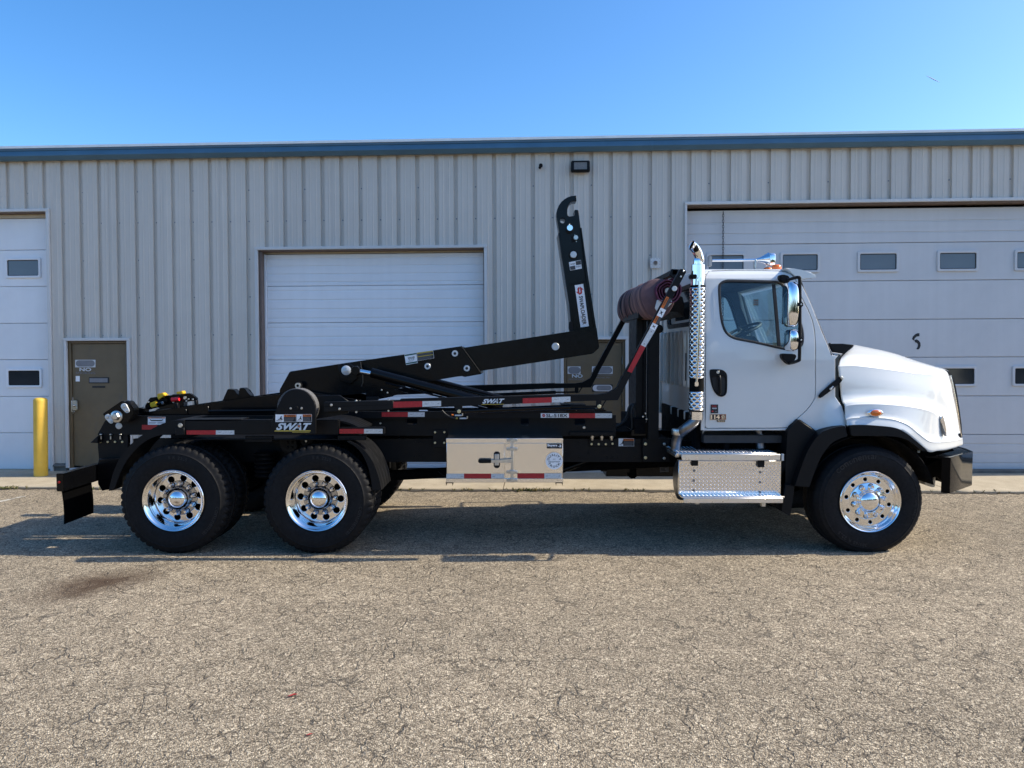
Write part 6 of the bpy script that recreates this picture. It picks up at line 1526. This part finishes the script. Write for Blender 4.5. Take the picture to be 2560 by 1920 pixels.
def liner():
    bm = bmesh.new(); cx, cz = c3.x, ZF; pts = [(cx + .66 * math.cos(math.radians(t)), cz + .64 * math.sin(math.radians(t))) for t in range(14, 172, 6)]
    a = [bm.verts.new((x, 7.0, z)) for x, z in pts]; b = [bm.verts.new((x, 7.66, z)) for x, z in pts]
    for i in range(len(pts) - 1): bm.faces.new((a[i], a[i+1], b[i+1], b[i]))
    o = make('wheel_liner', bm, M['liner'], T, smooth=60); s2 = o.modifiers.new('thick', 'SOLIDIFY'); s2.thickness = .01
    mirror_mesh(o)
liner()
bm = bmesh.new(); bm_box(bm, 2.75, 4.15, 7.66, 8.52, 1.02, 1.62, .05, 2); bm_box(bm, 2.95, 3.9, 7.75, 8.43, .55, 1.02, .06, 2); make('engine', bm, M['liner'], T)
pan = plate('inner_fender', Z8([(800, 790), (980, 878), (1130, 885), (1240, 862), (1240, 1000), (1180, 1110), (1080, 1090), (960, 1080), (900, 950)]), 7.52, .05, M['liner'], T, 0)
plate('fender_stay', Z8([(790, 785), (850, 790), (985, 878), (960, 890), (880, 880), (830, 850)]), 7.36, .02, M['plastic'], T)
for p_ in ((832, 822), (890, 880), (962, 882)): pin(Z8([p_])[0], 7.355, .016, .005, M['washer'], T, 'stay_button')
# front bumper
bpl = [(4.17, 6.90), (4.22, 6.885), (4.70, 7.30), (4.78, 7.55), (4.80, YC)]
bpl = bpl + [(x, 2 * YC - y) for x, y in bpl[-2::-1]]
zb0, zb1 = W(2383, 1233, 6.9).z, W(2383, 1143, 6.9).z
bm = bmesh.new(); inn = [(x - .022, y + (.012 if y < YC else (-.012 if y > YC else 0))) for x, y in bpl]
pts = bpl + inn[::-1]
bm_prism(bm, pts, zb0, zb1, .008, 3); bm.transform(Matrix(((1,0,0,0),(0,0,1,0),(0,1,0,0),(0,0,0,1)))); bmesh.ops.recalc_face_normals(bm, faces=bm.faces[:])
bump_ = make('front_bumper', bm, M['bumper'], T)
bm = bmesh.new(); inn = [(x - .13, y + (.09 if y < YC else (-.09 if y > YC else 0))) for x, y in bpl]; bm_prism(bm, [(x - .01, y) for x, y in bpl] + inn[::-1], zb1 - .016, zb1 - .004)
bm.transform(Matrix(((1,0,0,0),(0,0,1,0),(0,1,0,0),(0,0,0,1)))); bmesh.ops.recalc_face_normals(bm, faces=bm.faces[:]); make('bumper_flange', bm, M['bumper'], bump_)
for yk in (7.66, 8.44): box('bumper_bracket', 4.2, 4.72, yk, yk + .08, .62, .95, M['liner'], T)
plate('tow_bracket', Z8([(990, 1000), (1180, 900), (1205, 930), (1205, 1125), (1150, 1110), (1090, 1060), (1000, 1090)]), 7.45, .10, M['liner'], T)
plate('step_bracket', Z8([(1005, 1100), (1068, 1095), (1070, 1062), (1086, 1066), (1080, 1136), (1060, 1140), (1005, 1118)]), 7.50, .2, M['washer'], T)
lathe('hood_mount', [(.02, 1.0), (.025, 1.03), (.018, 1.08)], M['plastic'], T, 12, 'Z', (W(*Z8([(1248, 860)])[0], 7.5).x, 7.5, 0))
# door handle, badges
hx = smooth_loop(Z7([(556, 112), (575, 97), (640, 96), (690, 104), (722, 130), (735, 170), (735, 290), (728, 345), (705, 372), (670, 380), (630, 362), (595, 315), (570, 240), (558, 170)]), 3)
hd_ = cab_panel('door_handle', [cabxz(hx), cabxz(smooth_loop(Z7([(582, 180), (640, 172), (715, 180), (718, 300), (705, 350), (672, 362), (640, 345), (605, 300), (588, 240)]), 3))[::-1]], M['plastic'], door, off=-.014, th=.02, bev=.005)
cab_panel('handle_recess', [cabxz(smooth_loop(Z7([(578, 176), (640, 168), (718, 176), (722, 300), (708, 354), (672, 366), (636, 348), (602, 302), (584, 240)]), 3))], M['gasket'], door, off=-.003, th=.002, bev=0)
hp_ = [cabxz(Z7([p]))[0] for p in ((650, 165), (652, 355))]
tube('handle_grip', path([(hp_[0][0], CY - .018, hp_[0][1]), (hp_[0][0], CY - .034, hp_[0][1] - .03), (hp_[0][0] + .001, CY - .036, (hp_[0][1] + hp_[1][1]) / 2), (hp_[1][0], CY - .032, hp_[1][1] + .03), (hp_[1][0], CY - .014, hp_[1][1])]), .015, M['plastic'], door, 10)
pin(Z7([(642, 127)])[0], CY - .014, .015, .006, M['zinc'], door, 'door_lock')
print_on('dealer_sticker', rq(Z7, 565, 461, 643, 551), CY, [('r', 0, 0, 1, 1, 1), ('t', 'DAK', .18, .68, .82, .92, 2, .02, 0), ('r', .2, .54, .8, .60, 0), ('r', .25, .40, .75, .44, 3), ('r', .14, .14, .36, .30, 2), ('r', .55, .18, .85, .24, 3)], [M['paper'], M['ink'], M['logo_red'], M['grey_ink']], door, lift=.004)
print_on('model_badge', rq(Z7, 558, 560, 726, 620), CY, [('r', 0, 0, 1, 1, 0), ('r', .02, .05, .98, .95, 1), ('t', '114', .05, .14, .60, .88, 0, .045, 0), ('r', .65, .10, .97, .90, 2), ('r', .665, .14, .955, .86, 1), ('t', 'SD', .70, .22, .92, .78, 0, .03, 0)], [M['chrome'], M['ink'], M['logo_red']], door, lift=.005)
print_on('model_badge', rq(Z7, 624, 622, 718, 644), CY, [('p', [(0, 0.95), (1, .95), (.95, .05), (.10, .05)], 1), ('t', 'PLUS', .14, .2, .9, .78, 0, .02, .25)], [M['chrome'], M['ink']], door, lift=.005)
# mirrors
MY = 6.78
bar_pts = [W(*Z6([(1200, 578)])[0], 7.06), W(*Z6([(1225, 572)])[0], 6.98), W(*Z6([(1285, 556)])[0], 6.82), W(*Z6([(1312, 556)])[0], MY), W(*Z6([(1324, 590)])[0], MY), W(*Z6([(1326, 900)])[0], MY), W(*Z6([(1322, 1370)])[0], MY), W(*Z6([(1310, 1412)])[0], MY + .01), W(*Z6([(1270, 1432)])[0], 6.88), W(*Z6([(1225, 1442)])[0], 7.02)]
mb = tube('mirror_bar', path(bar_pts, 6), .0155, M['plastic'], T, 12)
def mirror_head(q, Y, ry, bev, name='mirror'):
    a = W(*Z6([(q[0], q[1])])[0], Y); b = W(*Z6([(q[2], q[3])])[0], Y)
    bm = bmesh.new(); n_, m_ = 36, 28; cx, cz, rx, rz = (a.x + b.x) / 2, (a.z + b.z) / 2, (b.x - a.x) / 2, (a.z - b.z) / 2
    sg = lambda v, e: math.copysign(abs(v) ** e, v)
    rows = []
    for i in range(m_ + 1):
        ph = -math.pi / 2 + math.pi * i / m_
        rows.append([bm.verts.new((cx + rx * sg(math.cos(ph), .42) * sg(math.cos(t), .62), Y + ry * sg(math.cos(ph), .42) * sg(math.sin(t), .8), cz + rz * sg(math.sin(ph), .62))) for t in [2 * math.pi * k / n_ for k in range(n_)]])
    for i in range(m_):
        for k in range(n_): bm.faces.new((rows[i][k], rows[i][(k + 1) % n_], rows[i+1][(k + 1) % n_], rows[i+1][k]))
    bmesh.ops.remove_doubles(bm, verts=bm.verts[:], dist=.0004); bmesh.ops.recalc_face_normals(bm, faces=bm.faces[:])
    o = make(name, bm, M['chrome2'], mb, smooth=60)
    box('mirror_glass', a.x + .02, b.x - .02, Y + ry - .004, Y + ry + .004, b.z + .03, a.z - .03, M['dark_glass'], mb, .002)
    return o
mirror_head((1168, 603, 1296, 1068), 6.86, .105, .045); mirror_head((1184, 1092, 1292, 1318), 6.86, .10, .05)
for y_ in (835, 1203):
    a = W(*Z6([(1325, y_)])[0], MY); bm = bmesh.new(); bm_box(bm, a.x - .045, a.x + .026, MY - .024, MY + .05, a.z - .026, a.z + .026, .010, 2); make('mirror_clamp', bm, M['plastic'], mb); inst('bolt', hexb, Matrix.Translation((a.x + .002, MY - .024, a.z)) @ Matrix.Diagonal((.008, .008, .008, 1)), mb)
plate('mirror_mount', smooth_loop(Z6([(1112, 535), (1140, 525), (1190, 530), (1222, 550), (1225, 595), (1180, 612), (1140, 600), (1118, 570)]), 2), 7.09, .06, M['plastic'], mb, .01, 2)
plate('mirror_mount', smooth_loop(Z6([(1138, 1348), (1200, 1345), (1285, 1352), (1292, 1385), (1262, 1412), (1250, 1452), (1215, 1460), (1195, 1430), (1155, 1408)]), 2), 7.0, .07, M['plastic'], mb, .012, 2)
bolts(Z6([(1140, 548), (1158, 1365), (1160, 1398)]), 7.085, .008, mb, hexk)
mbf = mirror_mesh(mb)
# exhaust stack
EX = W(1746, 700, 7.04).x + .0; EY = 7.06
zt, zb = W(1746, 661, 7.04).z, W(1738, 1049, 7.04).z
st = lathe('exhaust_stack', [(.068, zb), (.068, zb + .13), (.068, zt - .25), (.068, zt - .004), (.064, zt), (.050, zt)], M['chrome2'], T, 40, 'Z', (EX, EY, 0), False)
def shield(z0, z1):
    bm = bmesh.new(); nc = 64; h = .0135; rows = int((z1 - z0) / h); V = []
    for i in range(rows + 1):
        V.append([bm.verts.new((EX + .0745 * math.cos(2 * math.pi * k / nc), EY + .0745 * math.sin(2 * math.pi * k / nc), z0 + h * (i + (.42 if i % 2 else 0)))) for k in range(nc)])
    for i in range(rows):
        for k in range(nc):
            sl = i % 2 == 1 and (k + (4 if i % 4 == 1 else 0)) % 8 < 5
            if not sl: bm.faces.new((V[i][k], V[i][(k+1) % nc], V[i+1][(k+1) % nc], V[i+1][k]))
    o = make('heat_shield', bm, M['chrome'], st, smooth=60); s2 = o.modifiers.new('thick', 'SOLIDIFY'); s2.thickness = .003; s2.offset = 1
zz = lambda v: W(1744, v, 7.0).z
shield(zz(946), zz(716)); shield(zz(1026), zz(980))
lathe('shield_backing', [(.070, zz(1030)), (.070, zz(712))], M['liner'], st, 36, 'Z', (EX, EY, 0), False)
tube('shield_clamp', path([W(*p, EY - .082) for p in Z5([(1050, 262), (1052, 320), (1050, 700), (1040, 1100), (1022, 1470)])]), .011, M['chrome2'], st, 10)
for p_ in Z5([(1052, 270), (1018, 1475)]): w = W(p_[0], p_[1], EY - .082); box('clamp_block', w.x - .018, w.x + .018, EY - .10, EY - .066, w.z - .022, w.z + .022, M['chrome2'], st, .006, 2)
a, b = W(*Z5([(985, 235)])[0], EY - .06), 0; box('stack_bracket', a.x - .03, a.x + .03, EY - .075, EY + .02, a.z - .022, a.z + .02, M['plastic'], st, .008, 2)
elbow = [Vector((EX, EY, zt - .01))] + [Vector((EX, EY, zt + .04))]
tips = [W(*p, yy) for p, yy in zip(Z6([(286, 372), (272, 312), (244, 258), (206, 218)]), (7.06, 7.05, 7.02, 6.97))]
MOUTH = Vector((-.80, -.55, .12)).normalized()
pe = path([elbow[0], elbow[1]] + tips, 6)
def curved_tip():
    bm = bmesh.new(); n = 28; P = [Vector(p) for p in pe]; rings = []
    for i, p in enumerate(P):
        t = (P[min(i+1, len(P)-1)] - P[max(i-1, 0)]).normalized(); a = Vector((0, 1, 0)); b_ = t.cross(a).normalized()
        last = i == len(P) - 1
        ring = []
        for k in range(n):
            an = 2 * math.pi * k / n; o = a * math.cos(an) + b_ * math.sin(an); v = p + o * .0465
            if last: v -= t * (.0465 * o.dot(MOUTH) / t.dot(MOUTH))          # slash-cut mouth
            ring.append(bm.verts.new(v))
        rings.append(ring)
    for i in range(len(rings) - 1):
        for k in range(n): bm.faces.new((rings[i][k], rings[i][(k+1) % n], rings[i+1][(k+1) % n], rings[i+1][k]))
    bmesh.ops.recalc_face_normals(bm, faces=bm.faces[:])
    o = make('exhaust_tip', bm, M['chrome2'], st, smooth=60); s2 = o.modifiers.new('thick', 'SOLIDIFY'); s2.thickness = .003
    tube('tip_throat', [P[-8], P[-3]], .040, M['liner'], st, 20)
curved_tip()
ep = path([(EX, EY, zb + .02)] + [tuple(W(*p, Y)) for p, Y in zip(Z7([(385, 650), (310, 710), (240, 770), (212, 850), (200, 960)]), (7.06, 7.10, 7.18, 7.22, 7.24))], 6)
tube('exhaust_pipe', ep, .052, M['steel'], T, 22)
a = W(*Z7([(225, 745)])[0], 7.17); lathe('pipe_clamp', [(.058, -.03), (.062, -.02), (.062, .02), (.058, .03)], M['zinc'], T, 20, 'Z', tuple(a))
tube('intake_pipe', path([W(*p, 7.25) for p in Z7([(1040, 690), (1060, 740), (1078, 800), (1085, 910)])]), [.05] * 16, M['steel'], T, 18)
tube('brake_line', path([W(*p, 7.2) for p in Z7([(1215, 735), (1280, 765), (1325, 800), (1330, 900), (1320, 1000)])]), .006, M['hose'], T, 8)
box('frame_shelf', 1.75, 2.95, 7.45, 7.6, W(1800, 1105, 7.45).z - .02, W(1800, 1102, 7.45).z, M['liner'], T)
# side tank and steps
tx0, tx1 = W(1690, 1199, 7.36).x, W(1950, 1199, 7.36).x; tz = W(1690, 1199, 7.36).z
lathe('side_tank', [(.0, tx0 - .012), (.10, tx0 - .010), (.165, tx0 + .0), (.195, tx0 + .014), (.205, tx0 + .035), (.205, tx1)], M['steel'], T, 40, 'X', (0, 7.34, tz), False)
SY = 7.00
def sb(name, q, Y, y1, m, bev=.003):
    a, b = W(*Z7([(q[0], q[1])])[0], Y), W(*Z7([(q[2], q[3])])[0], Y); return box(name, a.x, b.x, Y, y1, b.z, a.z, m, T, bev)
ts = sb('step_tread', (212, 962, 1252, 1000), SY, 7.50, M['tread']); sb('step_edge', (268, 977, 1290, 1040), 6.93, 6.945, M['strip'])
sb('step_shelf', (250, 976, 1280, 986), 6.945, 6.999, M['tread'])
sb('step_panel', (236, 1046, 1294, 1392), SY, 7.03, M['tread']); sb('step_panel_hem', (236, 1042, 1294, 1052), 6.985, 7.06, M['strip'])
ta, tb_ = W(*Z7([(236, 1384)])[0], SY), W(*Z7([(1286, 1384)])[0], SY)
box('step_tread', ta.x, tb_.x, 6.875, SY - .001, ta.z - .022, ta.z - .002, M['tread'], T)
sb('step_edge', (288, 1432, 1318, 1484), 6.86, 6.872, M['strip'])
def lozenges(x0, x1, a0, a1, at, parent, p=.0265):
    """raised tread marks over a rectangle; at(x, a, h) places a point h above the plate"""
    bm = bmesh.new(); n = 0; i = 0; q = p / math.sqrt(2)
    ny = int((a1 - a0) / q); nx = int((x1 - x0) / q)
    for i in range(nx):
        for j in range(ny):
            if (i + j) % 2: continue
            cx, ca = x0 + q * (i + .7), a0 + q * (j + .7)
            d = 1 if ((i + j) // 2 + (i - j) // 2) % 2 else -1
            ux, ua = .7071 * d, .7071; L, Wd, H = .0125, .0042, .0032
            P = [(-L, 0, 0), (0, -Wd, 0), (L, 0, 0), (0, Wd, 0)]
            b = [bm.verts.new(at(cx + s * ux - t * ua, ca + s * ua + t * ux, 0)) for s, t, _ in P]
            tp_ = [bm.verts.new(at(cx + s * ux, ca + s * ua, H)) for s in (-L * .5, L * .5)]
            for f in ((b[0], b[1], tp_[0]), (b[1], b[2], tp_[1]), (b[1], tp_[1], tp_[0]), (b[2], b[3], tp_[1]), (b[3], b[0], tp_[0]), (b[3], tp_[0], tp_[1])): bm.faces.new(f)
    bmesh.ops.recalc_face_normals(bm, faces=bm.faces[:])
    make('tread_marks', bm, M['tread'], parent, smooth=0, kind='stuff')
pn = bpy.data.objects['step_panel']; pa, pb = W(*Z7([(240, 1060)])[0], SY), W(*Z7([(1290, 1388)])[0], SY)
lozenges(pa.x, pb.x, pb.z, pa.z, lambda x, a, h: (x, SY - h, a), pn)
pa, pb = W(*Z7([(216, 962)])[0], SY), W(*Z7([(1248, 962)])[0], SY); lozenges(pa.x, pb.x, 7.01, 7.48, lambda x, a, h: (x, a, pa.z + h), ts)
lozenges(ta.x, tb_.x, 6.88, SY - .008, lambda x, a, h: (x, a, ta.z - .002 + h), pn)
for xa, ya in ((370, 1032), (1058, 1046)): sb('step_hook', (xa, ya, xa + 68, ya + 66), 6.968, 6.998, M['satin'])
for p_ in ((395, 1147), (391, 1250), (389, 1352), (1080, 1163), (1078, 1266), (1076, 1370)): pin(Z7([p_])[0], SY, .0125, .006, M['steel'], T, 'step_rivet')
for p_ in ((362, 918), (1040, 932)): pass
for xa, ya in ((408, 1466), (1095, 1490)): sb('step_foot', (xa, ya - 30, xa + 44, ya + 32), 6.95, 7.0, M['zinc'])
sb('step_side', (1296, 980, 1340, 1490), 7.02, 7.3, M['liner']); sb('step_tab', (1302, 974, 1328, 1046), 6.99, 7.01, M['washer'])
sb('tank_strap', (200, 975, 240, 1010), 7.02, 7.4, M['zinc'])
# roof horn and marker lamp
HY = 7.75
h0 = W(*Z6([(400, 380)])[0], HY)
hb_ = plate('air_horn', Z6([(380, 330), (398, 322), (412, 326), (416, 345), (416, 438), (378, 438)]), HY - .03, .06, M['trim'], T, .008, 2)
P = [W(*Z6([(x, y)])[0], HY) for x, y in ((415, 378), (640, 376), (870, 374), (910, 370), (950, 366), (985, 364), (1000, 363))]
tube('horn_trumpet', P, [.013, .014, .017, .026, .042, .064, .07], M['chrome2'], hb_, 24, cap=False)
a = W(*Z6([(990, 310)])[0], HY); b = W(*Z6([(1044, 432)])[0], HY)
me = curve_plate([round_rect(HY - .085, HY + .085, b.z, a.z, .03), round_rect(HY - .07, HY + .07, b.z + .015, a.z - .015, .025)[::-1]], 0, b.x - a.x, .006, 2)
me.transform(Matrix(((0, 1, 0, a.x), (1, 0, 0, 0), (0, 0, 1, 0), (0, 0, 0, 1)))); me.flip_normals(); make('horn_bell', me, M['chrome2'], hb_)
w = W(*Z6([(862, 410)])[0], HY); box('horn_stand', w.x - .012, w.x + .012, HY - .02, HY + .02, w.z - .06, w.z + .04, M['zinc'], hb_)
for k, yk in enumerate((7.55, 7.8, YC, 2 * YC - 7.8, 2 * YC - 7.55)):
    c = W(*Z6([(1084, 452)])[0], 7.55); bm = bmesh.new(); bm_lathe(bm, [(1, -.1), (1, .35), (.85, .8), (.5, .97), (0, 1)], 24, 'Z', (0, 0, 0), False)
    for v in bm.verts: v.co = Vector((c.x + v.co.x * .052, yk + v.co.y * .03, c.z - .012 + v.co.z * .045))
    make('roof_marker', bm, M['amber'], T, smooth=60)
